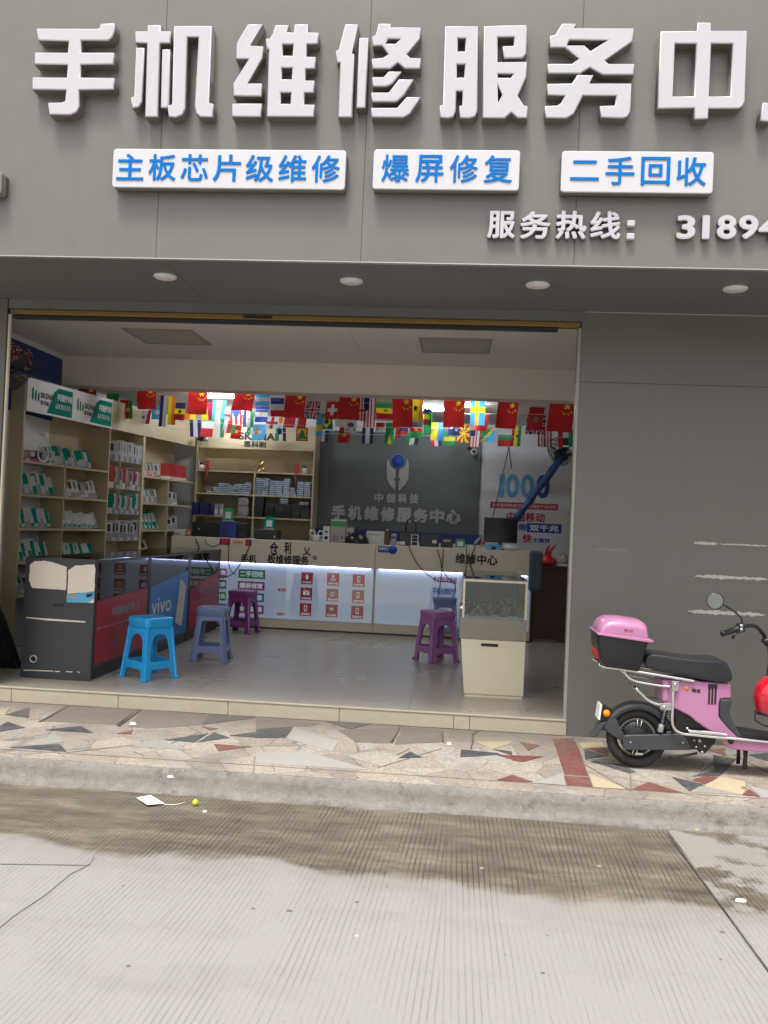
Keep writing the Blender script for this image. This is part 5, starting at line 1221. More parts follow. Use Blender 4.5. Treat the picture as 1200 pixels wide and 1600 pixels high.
srow(401, 486, hzs[1], 'small_accessory_box', 'small blue and white box stacked on the rear shelf, right bay', 'box', 'blue and white boxes in the right bay', .080, .027, .12, 'casewhite', 'boxblue', [8, 8, 7, 7, 8, 4, 7, 7])
srow(306, 338, hzs[2], 'dark_blue_folder', 'dark blue folder standing on the lowest rear shelf', 'folder', 'dark blue folders on the rear shelf', .040, .16, .2, 'bookblue', 'bookblue', [1]*6)
srow(340, 352, hzs[2], 'pale_box', 'pale box beside the dark blue folders', 'box', 'pale boxes beside the folders', .05, .15, .15, 'casegrey', 'casewhite', [1, 1])
srow(376, 392, hzs[2], 'flat_white_box', 'flat pale box in a tall stack on the left bay of the rear shelf', 'box', 'flat pale boxes in the left bay', .13, .03, .18, 'casegrey', 'machinegrey', [8])
srow(401, 412, hzs[2], 'dark_carton', 'tall dark carton at the left of the lower right bay', 'carton', 'tall dark cartons', .12, .26, .15, 'dark', 'black', [1])
srow(418, 486, hzs[2], 'black_flat_case', 'flat black case stacked in the lower right bay', 'case', 'flat black cases in the lower right bay', .11, .045, .15, 'dark', 'black', [4, 4, 4, 4, 4])
srow(440, 450, hzs[2]+.19, 'blue_white_pack', 'blue and white pack lying on top of the black cases', 'pack', 'packs on the black cases', .10, .03, .1, 'casewhite', 'boxblue', [3])
srow(470, 484, hzs[2]+.19, 'white_pack', 'white pack lying on top of the black cases', 'pack', 'packs on the black cases', .05, .03, .08, 'casewhite', 'casegrey', [1, 1])
# ornaments on the top rear shelf
z0 = hzs[0]+.0105; OY = HY2+.05
def ox(px): return P(px, 730, Y=OY).x
def ornament(name, label, cat, px, mats, prof, extra=None):
    x = ox(px); t = thing(name, label, cat, (x, OY, z0))
    q = MB(); q.lathe(prof, (x, OY, z0), 'Z', 16); q.build('body', mats[0], t, smooth=True)
    if extra: extra(x, t)
    return t
def cat_extra(x, t): q = MB(); q.lathe([(.0, .105), (.02, .10), (.026, .082), (.02, .065)], (x, OY, z0), 'Z', 14); q.build('head', 'black', t, smooth=True)
ornament('figurine', 'small white figurine at the left end of the top rear shelf', 'figurine', 315, ['white'], [(.0, 0), (.035, .0), (.04, .03), (.03, .06), (.015, .07), (.0, .07)], cat_extra)
ornament('figurine', 'small white penguin figurine with a black head, right end of shelf', 'figurine', 476, ['white'], [(.0, 0), (.035, .0), (.042, .035), (.03, .07), (.015, .08), (.0, .08)], cat_extra)
def gold_extra(x, t):
    q = MB(); q.tube([(x-.04, OY, z0+.05), (x, OY, z0+.09), (x+.03, OY, z0+.13), (x+.05, OY, z0+.12)], [.012, .02, .016, .006]); q.tube([(x+.02, OY, z0+.05), (x+.05, OY, z0+.03), (x+.07, OY, z0+.05)], [.015, .01, .004]); q.build('dragon', 'gold', t, smooth=True)
ornament('gold_ornament', 'gold ornament on the middle of the top rear shelf', 'ornament', 408, ['gold'], [(.0, 0), (.05, .0), (.045, .02), (.02, .03), (.0, .05)], gold_extra)
def tass(px, lab, ln):
    x = ox(px); t = thing('red_tassel', lab, 'tassel', (x, HY2-.01, z0)); q = MB(); q.box((x-.018, HY2-.018, z0+.02), (x+.018, HY2+.012, z0+.13)); q.box((x-.028, HY2-.02, z0-.005), (x+.028, HY2-.012, z0+.03)); q.build('lantern', 'red', t, bevel=.006)
    q = MB(); q.tube([(x, HY2-.015, z0), (x-.004, HY2-.015, z0-ln)], [.006, .011], 8); q.build('fringe', 'kioskred', t)
tass(326, 'red tassel hanging over the left end of the rear shelf', .20); tass(465, 'red tassel hanging over the right end of the rear shelf', .24)

# ================================================================== LEFT SHELF (runs back along the side wall)
A2, B2 = Vector((P(37, 700, Y=1.72).x, 1.72, 0)), Vector((P(304, 700, Y=5.2).x, 5.20, 0))
ad = (B2-A2).normalized(); an_ = Vector((ad.y, -ad.x, 0)); SL = (B2-A2).length; DP = .30
def SP(s, d, z): return A2+ad*s-an_*d+Vector((0, 0, z))
def s_at(px, py=760):
    q_ = ray(px, py); den = q_.x*an_.x+q_.y*an_.y; t = (A2-EYE).dot(an_)/den if den else 0
    return (EYE+q_*t-A2).dot(ad)
def z_at(px, py):
    q_ = ray(px, py); t = (A2-EYE).dot(an_)/(q_.x*an_.x+q_.y*an_.y); return (EYE+q_*t).z
def sbox(mb, s0, s1, d0, d1, z0_, z1_):
    T = Matrix((ad, an_, EZ)).transposed().to_4x4(); T.translation = A2; mb.box((s0, -d1, z0_), (s1, -d0, z1_), T=T)
ls = thing('side_shelf_unit', 'long beige shelf unit along the left wall under a green and white header', 'shelf unit', SP(SL/2, DP/2, ZF))
LT2, LH = z_at(38, 588), z_at(38, 641)
sv = [s_at(35), s_at(101), s_at(169), s_at(223), s_at(264), SL]
LZ = [1.855, 1.54, 1.22, .90, .58]
q = MB(); sbox(q, -.02, 0, 0, DP+.1, ZF, LT2+.02); q.build('end_panel', 'shelfwood', ls)
for i, s_ in enumerate(sv[1:5]):
    q = MB(); w2 = .05 if i == 2 else .018; sbox(q, s_-w2/2, s_+w2/2, .002, DP, ZF, LH-.002 if i in (1, 2) else LZ[0]-.011); q.build('divider', 'shelfwood', ls)
q = MB(); sbox(q, .001, SL, DP-.015, DP, ZF, LT2); q.build('back_panel', 'shelfwood', ls)
for i, z in enumerate(LZ):
    for a, b2 in ((0, 1), (1, 2), (3, 4), (4, 5)):
        q = MB(); s0 = max(.001, sv[a]+(.010 if a != 3 else .026)) if a else .001; sbox(q, s0, sv[b2]-.0095 if b2 < 5 else SL, .0, DP-.016, z-.010, z+.010); q.build('shelf', 'shelfwood', ls)
q = MB(); sbox(q, .001, SL, -.004, .02, LH, LT2+.002); q.m(0); hd2 = q.build('header', 'shelfwood', ls)
s2 = s_at(174, 655)
q = MB(); sbox(q, .003, s2, -.009, -.0045, LH-.0, LT2+.0); sgn = q.build('header_sign', 'white', ls)
hm = (LT2+LH)/2; hh = LT2-LH
def hsign(s0):
    q = MB(); f0, f1, f2, f3 = s0+.42*(s2/2), s0+.56*(s2/2), s0+.98*(s2/2), s0+.98*(s2/2)
    T = Matrix((ad, an_, EZ)).transposed().to_4x4(); T.translation = A2
    pts = [(f0, LH+.02), (f3, LH+.02), (f2, LT2-.03), (f0+.17*(s2/2)+.05, LT2-.03), (f0+.14*(s2/2), LT2-.08)]
    q.loft([[T @ Vector((u, .0092, v)) for u, v in pts], [T @ Vector((u, .0108, v)) for u, v in pts]], smooth=False); g = q.build('header_sign_block', 'teal', sgn)
    tp = SP((f1+f2)/2+.02, -.0108, hm+.04); text('header_lettering', '手机配件专柜', tp, ad, EZ, .45*(s2/2)*.75, .07, 'white', sgn, bold=.03, depth=.001)
    tp = SP((f1+f2)/2+.0, -.0108, hm-.05); text('header_lettering', '品质 精选 售后', tp, ad, EZ, .45*(s2/2)*.75, .05, 'casewhite', sgn, bold=.0, depth=.001)
    q = MB()
    for k in range(3):
        u = s0+.07+.045*k; pts = [(u, hm+.06-k*.02), (u+.025, hm+.085-k*.02), (u+.025, hm-.05), (u, hm-.03)]
        q.loft([[T @ Vector((a_, .0092, b_)) for a_, b_ in pts], [T @ Vector((a_, .0108, b_)) for a_, b_ in pts]], smooth=False)
    q.build('header_emblem', 'teal', sgn)
    text('header_lettering', 'SKENAI', SP(s0+.31, -.0092, hm+.02), ad, EZ, .22, .055, 'ink', sgn, bold=.03, depth=.001); text('header_lettering', '思科耐', SP(s0+.27, -.0092, hm-.05), ad, EZ, .14, .045, 'ink', sgn, bold=.02, depth=.001)
hsign(.0); hsign(s2/2)
# packages
def pack(m_body, m_art, m_art2=None, w2=.10, h2=.185, d2=.018):
    q = MB(); q.box((-w2/2, -d2/2, 0), (w2/2, d2/2, h2)); q.m(1); y = -d2/2
    q.box((-w2/2+.004, y-.0006, .004), (w2/2-.004, y-.0001, h2*rnd.choice((.2, .3, .45)))); q.m(2); q.box((-w2*.2, y-.0012, h2*.5), (w2*.25, y-.0007, h2*.9)); return q.build('phone_accessory_pack', [m_body, m_art, m_art2 or 'casegrey'], bevel=.001)
def cluster(px0, px1, z, n, mats, lab, grp, first_h=.185, lean=16, turn=30, hang=False, w2=.115, d=.12, order=None):
    n = int(n*1.35+.5) if n > 3 else n
    pr = [pack(*m, w2=w2, h2=first_h*rnd.uniform(.93, 1.05)) for m in mats]
    used = [False]*len(pr); s0, s1 = s_at(px0), s_at(px1)
    base = math.atan2(ad.y, ad.x)
    for k in range(n):
        i = (order[k % len(order)] if order else k % len(pr)); s_ = s0+(s1-s0)*(k+.5)/n
        l = SP(s_, d if not hang else .02+.0*k, z); rt = (R(-lean*.7+rnd.uniform(-3, 3)), R(0 if hang else -lean*1.1+rnd.uniform(-4, 4)), base-R(turn+rnd.uniform(-8, 8)))
        if not used[i]:
            used[i] = True; o = pr[i]; o.location = l; o.rotation_euler = rt; tag(o, lab, 'package', grp)
        else: dup(pr[i], l, rot=rt, label=lab, group=grp, scale=(rnd.uniform(.88, 1.12), rnd.uniform(.8, 1.5), rnd.uniform(.86, 1.12)))
    for i, o in enumerate(pr):
        if not used[i]: bpy.data.objects.remove(o)
tw, wt, gw, br = ('teal', 'casewhite', 'teal'), ('casewhite', 'teal', 'casewhite'), ('casegrey', 'casewhite', 'dark'), ('casebrown', 'casewhite', 'casegrey')
ww, rw, pk = ('casewhite', 'casegrey', 'dark'), ('red', 'white', 'red'), ('casewhite', 'stickerorange', 'red')
e = .0105
cluster(98, 152, LZ[0]+e, 9, [tw, gw, ww, tw], 'upright phone case pack on the top left shelf, second bay', 'packs on the top left shelf', .19, 14)
cluster(38, 96, LZ[1]+e, 7, [wt, ww, tw, ww], 'phone case pack on the second left shelf, first bay', 'packs on the second left shelf', .215, 12)
cluster(104, 164, LZ[1]+e, 7, [ww, gw, br, ww], 'white or brown boxed case on the second left shelf', 'boxed cases on the second left shelf', .19, 14)
cluster(38, 92, LZ[2]+e, 8, [ww, wt, tw, ww], 'white and green pack on the third left shelf, first bay', 'packs on the third left shelf, first bay', .20, 12)
cluster(104, 165, LZ[2]+e, 12, [wt, ww], 'white and green pack in the long row on the third left shelf', 'packs in the long row of the third left shelf', .17, 12)
cluster(38, 92, LZ[3]+e, 8, [tw, ww, wt], 'green and white pack on the fourth left shelf, first bay', 'packs on the fourth left shelf, first bay', .19, 12)
cluster(106, 162, LZ[3]+e, 8, [ww, tw, wt], 'green and white pack on the fourth left shelf, second bay', 'packs on the fourth left shelf, second bay', .17, 14)
cluster(38, 90, LZ[4]+e, 5, [gw, ww], 'grey pack on the lowest left shelf behind the dark case', 'packs on the lowest left shelf', .19, 14)
cluster(226, 258, LZ[0]+e, 6, [pk, ww, gw], 'pink and white pack on the rear bay of the top left shelf', 'pink and white packs on the rear bay', .18, 10)
cluster(268, 299, LZ[0]+e, 4, [rw], 'red boxed pack at the far end of the top left shelf', 'red packs at the far end', .20, 2, 60, w2=.12)
cluster(226, 256, LZ[1]+e, 5, [ww, gw], 'grey and white pack on the rear bay of the second left shelf', 'grey packs on the rear bay', .17, 12)
cluster(268, 288, LZ[1]+e, 3, [gw, ww], 'pale pack at the far end of the second left shelf', 'pale packs at the far end', .17, 4)
cluster(226, 260, LZ[2]+e, 8, [tw, wt], 'teal pack in the row on the rear bay of the third left shelf', 'teal packs on the rear bay', .21, 14)
cluster(268, 290, LZ[2]+e, 3, [ww], 'white boxed pack at the far end of the third left shelf', 'white packs at the far end', .17, 3)
cluster(226, 250, LZ[3]+e, 3, [ww], 'white pack on the rear bay of the fourth left shelf', 'white packs on the rear bay, fourth shelf', .17, 20)
for zz, nn, mm, hh_, lb in ((1.99, 8, [ww, ('casewhite', 'casewhite', 'casegrey')], .22, 'clear white pack hanging on the top row of hooks'), (1.68, 8, [rw, ww, br, gw], .24, 'coloured pack hanging on the second row of hooks'), (1.40, 8, [tw, ww, br, ww], .22, 'mixed pack hanging on the third row of hooks'), (1.10, 6, [ww, gw], .22, 'pale pack hanging on the fourth row of hooks')):
    cluster(172, 218, zz, nn, mm, lb, lb.replace('pack', 'packs'), hh_, 0, 55, True, .085)
q = MB()
for zz in (2.22, 1.93, 1.63, 1.33):
    for k in range(8):
        s_ = sv[2]+(sv[3]-sv[2])*(k+.5)/8; q.cyl(SP(s_, DP-.02, zz), SP(s_, -.01, zz-.005), .003, 6)
q.build('hook', 'steel', ls)
# odd things on the top shelf of the first bay
zt_ = LZ[0]+e; s_ = s_at(76); c = SP(s_, .08, zt_)
rl = thing('ring_lamp', 'white ring lamp with a bent neck on the top left shelf', 'lamp', c)
q = MB(); rp = [c+ad*(.085*math.cos(t))+Vector((0, 0, .10+.085*math.sin(t))) for t in [2*math.pi*k/24 for k in range(25)]]; q.tube(rp, .010, 8); q.build('ring', 'whitegloss', rl, smooth=True)
q = MB(); q.tube(smoothline([c+ad*.12, c+ad*.13+Vector((0, 0, .12)), c+ad*.06+Vector((0, 0, .24)), c+ad*-.02+Vector((0, 0, .28))], 5), .006, 8); q.lathe([(0, 0), (.035, .0), (.035, .012), (.0, .014)], c+ad*.12); q.build('neck', 'whitegloss', rl)
q = MB(); q.box(c+ad*-.02+Vector((-.03, -.02, .27)), c+ad*-.02+Vector((.04, .02, .31))); q.build('phone_clip', 'whitegloss', rl, bevel=.005)
cluster(60, 72, zt_, 2, [('dark', 'stickerpurple', 'casewhite')], 'dark camera box behind the white ring lamp', 'dark boxes behind the ring lamp', .11, 0)
cluster(85, 97, zt_, 1, [ww], 'small white box right of the ring lamp', 'small white box', .13, 0)
cluster(36, 56, zt_, 3, [br, ('casegrey', 'casebrown', 'casewhite')], 'small brown box at the near end of the top left shelf', 'small brown boxes at the near end', .10, 0)
# packs in the display cases
pr = pack('casewhite', 'teal'); first = True
for i, (x, y, z) in enumerate(packs_in_case):
    rt = (R(-68), 0, R(90+rnd.uniform(-15, 15)))
    if first: pr.location = (x, y, z+.02); pr.rotation_euler = rt; tag(pr, 'white phone pack lying inside the dark display cases', 'package', 'packs lying inside the dark cases'); first = False
    else: dup(pr, (x, y, z+.02), rot=rt)

# right-hand shelf at the rear
q = MB(); rx = P(893, 780, Y=5.4).x
rsh = thing('right_shelf_unit', 'narrow beige shelf seen edge on at the right of the poster', 'shelf unit', (rx+.2, 5, ZF))
q.box((rx, 4.05, ZF), (rx+.02, 5.55, 2.35)); q.build('front_frame', 'shelfwood', rsh)
for z in (.6, .95, 1.3, 1.65, 2.0, 2.33): q = MB(); q.box((rx-.03, 4.06, z), (rx-.001, 5.54, z+.018)); q.build('shelf', 'shelfwood', rsh)
# blue banner on the left wall
bx_ = WLX+.004
def ZbX(x, y): v = P(x, y, X=WLX+.006); return v
bn0, bn1 = .55, 2.76
zbt, zbb = P(70, 550, X=WLX+.006).z, P(69, 592, X=WLX+.006).z-.4
bnn = thing('wall_banner', 'dark blue banner with red characters high on the left wall', 'banner', (WLX, 1.6, zbb))
q = MB(); q.box((WLX+.001, bn0, zbb), (WLX+.006, bn1, zbt)); q.build('sheet', 'navyblue', bnn)
for i, ch in enumerate('快乐修'):
    yq = P((17, 28, 43)[i], (555, 558, 562)[i], X=WLX+.006).y
    text('character', ch, (WLX+.006, yq, P(43, 562, X=WLX+.006).z), Vector((0, 1, 0)), EZ, .20, .20, 'white', bnn, bold=.07, depth=.001, off=.001); text('character', ch, (WLX+.006, yq, P(43, 562, X=WLX+.006).z), Vector((0, 1, 0)), EZ, .19, .19, 'red', bnn, bold=.02, depth=.001, off=.003)

# ================================================================== FANS, CAMERA, DESK
def fan(label, c, r, face, m='black', wallv=None):
    c = Vector(c); t = thing('wall_fan', label, 'fan', c)
    n = Vector(face).normalized(); u1 = n.orthogonal().normalized(); u2 = n.cross(u1)
    q = MB(); circ = lambda rr, o: [c+n*o+(u1*math.cos(a)+u2*math.sin(a))*rr for a in [2*math.pi*k/24 for k in range(25)]]
    for rr, o in ((r, 0), (r*.97, .03), (r*.75, .055), (r*.45, .065), (r*.97, -.03), (r*.7, -.05)): q.tube(circ(rr, o), .0035, 6, False)
    for k in range(24):
        a = 2*math.pi*k/24; d = u1*math.cos(a)+u2*math.sin(a); q.tube([c+n*.068+d*r*.12, c+n*.06+d*r*.6, c+n*.03+d*r*.97, c+d*r, c-n*.03+d*r*.97, c-n*.06+d*r*.5], .0022, 5)
    q.build('cage', m, t)
    q = MB()
    for k in range(4):
        a = 2*math.pi*k/4; d = u1*math.cos(a)+u2*math.sin(a); e2 = n.cross(d)
        q.face([c+d*r*.15-e2*r*.08+n*.01, c+d*r*.8-e2*r*.30+n*.03, c+d*r*.85+e2*r*.25-n*.01, c+d*r*.15+e2*r*.1-n*.01])
    q.build('blades', 'greyplastic', t)
    q = MB(); q.tube([c+n*.07, c+n*.05, c-n*.09, c-n*.13], [r*.12, r*.16, r*.3, r*.2], 16)
    q.build('motor', m, t, smooth=True)
    q = MB(); q.tube([c-n*.08, c-n*.12+Vector((0, 0, -.08)), Vector(wallv)], .014, 8); q.build('bracket', m, t)
    return t
c = P(14, 575, Y=1.2); fan('black wall fan high at the left edge of the opening', (c.x, 1.2, c.z), .22, (.75, -.35, -.45), wallv=(WLX, 1.3, c.z-.15))
c = P(874, 706, Y=4.9); fan('black wall fan high on the right near the poster', (c.x, 4.9, c.z), .18, (-.75, -.5, -.5), wallv=(WRX, 5.1, c.z))
a, b2 = P(880, 712, Y=4.85), P(806, 812, Y=4.6)
q = MB(); n_ = 10; pts = [a.lerp(b2, k/n_)+Vector((0, rnd.uniform(-.02, .02), rnd.uniform(-.01, .01))) for k in range(n_+1)]
q.tube(pts, [rnd.uniform(.034, .05) for _ in pts], 10); tag(q.build('blue_air_duct', 'ductblue', smooth=True), 'crumpled blue duct running down from the right wall fan', 'duct')
# power cords hanging by the poster
q = MB(); q.tube([P(797, 690, Y=4.9), P(786, 740, Y=4.85), P(770, 808, Y=4.6)], .006, 6); tag(q.build('monitor_cord', 'black'), 'black cord hanging down to the monitor', 'cord')
q = MB(); q.tube(smoothline([P(795, 695, Y=4.9), P(797, 715, Y=4.9), P(799, 728, Y=4.9), P(798, 732, Y=4.9)], 4), .006, 6); tag(q.build('pull_switch_cord', 'black'), 'short cord ending in a grey plug beside the poster', 'cord')
# desk at right
d0 = P(832, 890, Y=4.3); d1 = P(888, 980, Y=4.3)
dk = thing('wooden_desk', 'dark brown desk at the rear right of the shop', 'desk', (1.3, 4.6, ZF))
zt_ = P(860, 884, Y=4.3).z
q = MB(); q.box((d0.x-.02, 4.3, zt_-.035), (WRX-.02, 4.95, zt_)); q.build('top', 'desk', dk, bevel=.004)
q = MB(); q.box((d0.x, 4.33, ZF+.04), (WRX-.05, 4.36, zt_-.036)); q.build('front_panel', 'desk', dk)
q = MB(); q.box((d0.x, 4.361, ZF), (d0.x+.03, 4.93, zt_-.036)); q.build('side_panel', 'desk', dk)
# red chair
c = P(872, 985, Z=ZF); ch = thing('red_office_chair', 'dark red chair with a steel leg by the brown desk', 'chair', (c.x+.12, c.y+.1, ZF))
bx, by = c.x+.12, c.y+.1
q = MB(); q.box((bx-.2, by-.2, .50), (bx+.2, by+.2, .57)); q.build('seat', 'kioskred', ch, bevel=.025, seg=3)
q = MB(); q.box((bx-.19, by+.17, .62), (bx+.19, by+.21, .98)); q.build('backrest', 'kioskred', ch, bevel=.015)
for sx, sy in ((-.17, -.17), (.17, -.17), (-.17, .17), (.17, .17)):
    q = MB(); q.tube([(bx+sx, by+sy, .50), (bx+sx*1.1, by+sy*1.1, ZF+.04), (bx+sx*1.1, by+sy*1.1-.0, ZF)], .013, 10); q.build('leg', 'chrome', ch)
# things on the desk
c = P(855, 872, Y=4.45); t = thing('red_bag', 'crumpled red plastic bag with tied ears on the brown desk', 'bag', (c.x, 4.45, zt_))
q = MB(); q.lathe([(0, .0), (.09, .0), (.11, .03), (.10, .07), (.05, .12), (.02, .14), (.0, .14)], (c.x, 4.45, zt_), 'Z', 14)
for v in q.bm.verts: v.co += Vector((rnd.uniform(-.008, .008), rnd.uniform(-.008, .008), rnd.uniform(-.005, .005)))
q.build('bag', 'red', t, smooth=True)
q = MB(); q.tube([(c.x-.01, 4.45, zt_+.12), (c.x+.0, 4.45, zt_+.2), (c.x+.03, 4.45, zt_+.25)], [.02, .018, .006], 8); q.tube([(c.x+.02, 4.45, zt_+.12), (c.x+.05, 4.45, zt_+.19), (c.x+.10, 4.45, zt_+.25)], [.02, .016, .006], 8); q.build('tied_handles', 'red', t, smooth=True)
c = P(880, 874, Y=4.4); q = MB(); q.lathe([(0, 0), (.08, .0), (.09, .04), (.06, .09), (.0, .11)], (c.x, 4.4, zt_+.03), 'Z', 12)
for v in q.bm.verts: v.co += Vector((rnd.uniform(-.015, .015), rnd.uniform(-.01, .01), rnd.uniform(-.012, .012)))
tag(q.build('clear_bag', 'casegrey'), 'pale crumpled bag on the desk beside the red one', 'bag')
q = MB(); q.box((c.x-.06, 4.31, zt_+.001), (c.x+.09, 4.4, zt_+.03)); tag(q.build('paper_stack', 'casewhite', bevel=.003), 'small white stack at the front edge of the brown desk', 'paper')
# patterned cloth seat behind kiosk
q = MB(); c = P(838, 868, Y=3.9); 
defm('pattern', (.07, .09, .12), rough=.8, var=.95, scale=45)
q.box((c.x-.07, 3.95, ZF+.62), (c.x+.08, 4.02, c.z+.05)); tag(q.build('patterned_cushion', 'pattern', bevel=.03, seg=3), 'dark blue patterned backrest beside the brown desk', 'cushion')
# security camera on the logo board corner
c = P(738, 706, Y=5.4); t = thing('security_camera', 'small round white security camera at the top corner of the logo board', 'camera', (c.x, 5.4, c.z))
q = MB(); q.lathe([(0, -.035), (.03, -.03), (.045, -.01), (.045, .03), (.0, .04)], (c.x+.02, 5.4, c.z), 'Y', 20); q.build('body', 'casewhite', t, smooth=True)
q = MB(); q.lathe([(0, -.038), (.02, -.036), (.02, -.03)], (c.x+.02, 5.4, c.z), 'Y', 16); q.build('lens', 'black', t)
q = MB(); q.tube([(c.x+.02, 5.42, c.z+.03), (c.x-.05, 5.5, c.z+.06), (c.x-.06, RY, c.z+.06)], .012, 8); q.build('arm', 'black', t)
c = P(325, 686, Y=5.2); t = thing('security_camera', 'black security camera hanging beside the rear shelf header', 'camera', (c.x, 5.1, c.z)); q = MB(); q.box((c.x-.09, 5.0, c.z-.04), (c.x+.03, 5.12, c.z+.04)); q.build('body', 'black', t, bevel=.02, seg=3); q = MB(); q.lathe([(0, -.012), (.03, -.01), (.032, .0)], (c.x+.03, 5.0, c.z-.02), 'Y', 16); q.build('lens', 'steel', t)
q = MB(); q.tube([(c.x-.05, 5.1, c.z+.03), (c.x-.09, 5.1, c.z-.2), (c.x-.10, 5.1, c.z-.55)], .004, 6); q.build('cable', 'black', t)

# ================================================================== THINGS ON THE COUNTER
CY = QY+.14; CZ = QT+.001
def on(px): return P(px, 842, Y=CY).x
def hgt(px): return px/S(CY)
def cbox(name, lab, cat, x0, x1, hpx, m, d=.16, bev=.006, y=CY, z=CZ, extra=None, group=None):
    a, b2 = P(x0, 842, Y=y).x, P(x1, 842, Y=y).x; h = hpx/S(y)
    t = thing(name, lab, cat, ((a+b2)/2, y, z), group)
    q = MB(); q.box((a, y, z), (b2, y+d, z+h)); q.build('body', m, t, bevel=bev)
    if extra: extra(t, a, b2, y, z, h)
    return t
def ex_line(m, f0, f1, g0, g1, nm='panel'):
    def f(t, a, b2, y, z, h): q = MB(); q.box((a+(b2-a)*f0, y-.004, z+h*g0), (a+(b2-a)*f1, y-.0005, z+h*g1)); q.build(nm, m, t, bevel=.001)
    return f
def multi(*fs):
    def f(*a):
        for g in fs: g(*a)
    return f
cbox('white_carton', 'white carton at the left end of the counter', 'carton', 271, 288, 10, 'casewhite', extra=ex_line('casegrey', .1, .6, .2, .5))
cbox('orange_carton', 'small orange brown carton beside the white one', 'carton', 289, 298, 10, 'casebrown', extra=ex_line('orange', .2, .8, .3, .7))
cbox('cash_register', 'black machine at the left of the counter with a small light', 'machine', 299, 341, 24, 'black', .3, extra=multi(ex_line('dark', .1, .9, .55, .9), ex_line('casewhite', .25, .29, .45, .55, 'light')))
cbox('speaker_box', 'dark teal box next to the black machine', 'box', 342, 369, 26, 'navyblue', .2, extra=ex_line('bookblue', .1, .5, .1, .6))
cbox('black_device', 'narrow black device right of the dark teal box', 'device', 370, 384, 24, 'black', .2, extra=ex_line('dark', .1, .9, .1, .4))
cbox('receipt_printer', 'squat black receipt printer under a green payment stand', 'printer', 397, 434, 16, 'black', .2, .012, extra=multi(ex_line('dark', .1, .9, .5, .8, 'paper_slot'), ex_line('steel', .82, .88, .2, .4, 'button')))
def paystand(name, lab, x0, x1, hpx, m, y, z, tilt=-8):
    a, b2 = P(x0, 842, Y=y).x, P(x1, 842, Y=y).x; h = hpx/S(y); t = thing(name, lab, 'payment sign', ((a+b2)/2, y, z))
    T = Matrix.Translation((a, y, z)) @ Matrix.Rotation(R(tilt), 4, 'X') @ Matrix.Shear('XY', 4, (0, 0)); w2 = b2-a
    q = MB(); q.box((0, 0, 0), (w2, .006, h), T=T); q.build('board', m, t, bevel=.004)
    q = MB(); q.box((w2*.2, -.002, h*.22), (w2*.8, -.0004, h*.72), T=T); q.build('card', 'casewhite', t)
    q = MB(); q.box((-.004, -.0, -.004), (w2+.004, .06, .004), T=Matrix.Translation((a, y, z+.004))); q.build('foot', 'casewhite', t)
paystand('payment_stand', 'pale green payment stand on top of the receipt printer', 412, 427, 20, 'teal', CY+.02, CZ+hgt(16)+.002)
paystand('payment_stand', 'dark green payment stand on the rear shelf side of the black machine', 347, 362, 21, 'green', CY+.12, CZ+hgt(26)+.002)
paystand('payment_stand', 'green payment stand at the right part of the counter', 712, 727, 14, 'green', CY, CZ)
# alarm-clock like figure
c = Vector((on(494), CY, CZ)); t = thing('character_clock', 'small white twin bell desk clock on the counter', 'clock', c)
q = MB(); q.box(c+Vector((-.045, 0, 0)), c+Vector((.045, .05, .085))); q.build('body', 'casewhite', t, bevel=.02, seg=3)
q = MB()
for sx in (-.05, .05):
    rp = [c+Vector((sx+.032*math.cos(a), .02, .10+.032*math.sin(a))) for a in [2*math.pi*k/16 for k in range(17)]]; q.tube(rp, .009, 8)
q.build('rings', 'casewhite', t, smooth=True)
def spk(t, a, b2, y, z, h):
    q = MB()
    for g, r in ((.28, .018), (.65, .012)): q.lathe([(0, -.002), (r, -.004), (r*1.2, -.001)], ((a+b2)/2, y-.001, z+h*g), 'Y', 18)
    q.build('cone', 'black', t)
cbox('desktop_speaker', 'white desktop speaker left of the beige machine', 'speaker', 504, 515, 25, 'casewhite', .12, extra=spk)
cbox('desktop_speaker', 'white desktop speaker right of the beige machine', 'speaker', 538.5, 551, 24, 'casewhite', .12, y=CY+.12, extra=spk)
def mach(t, a, b2, y, z, h):
    q = MB(); rp = [Vector(((a+b2)/2-.03+.03*math.cos(s_), y-.006, z+h*.22+.03*math.sin(s_))) for s_ in [2*math.pi*k/16 for k in range(17)]]; q.tube(rp, .008, 8); q.build('dial', 'casebrown', t)
    q = MB(); q.box((a+.01, y-.003, z+h*.75), (b2-.005, y-.0005, z+h*.97)); q.build('label_plate', 'green', t)
    q = MB(); q.box((b2-.05, y-.004, z+h*.2), (b2-.03, y-.0005, z+h*.3)); q.build('switch', 'ink', t)
    q = MB(); q.box((a, y-.002, z+h+.001), (b2, y+.14, z+h+.02)); q.build('lid', 'casewhite', t)
cbox('soldering_station', 'tall beige machine with a dial and green label', 'machine', 516, 539, 34, 'machinegrey', .15, extra=mach)
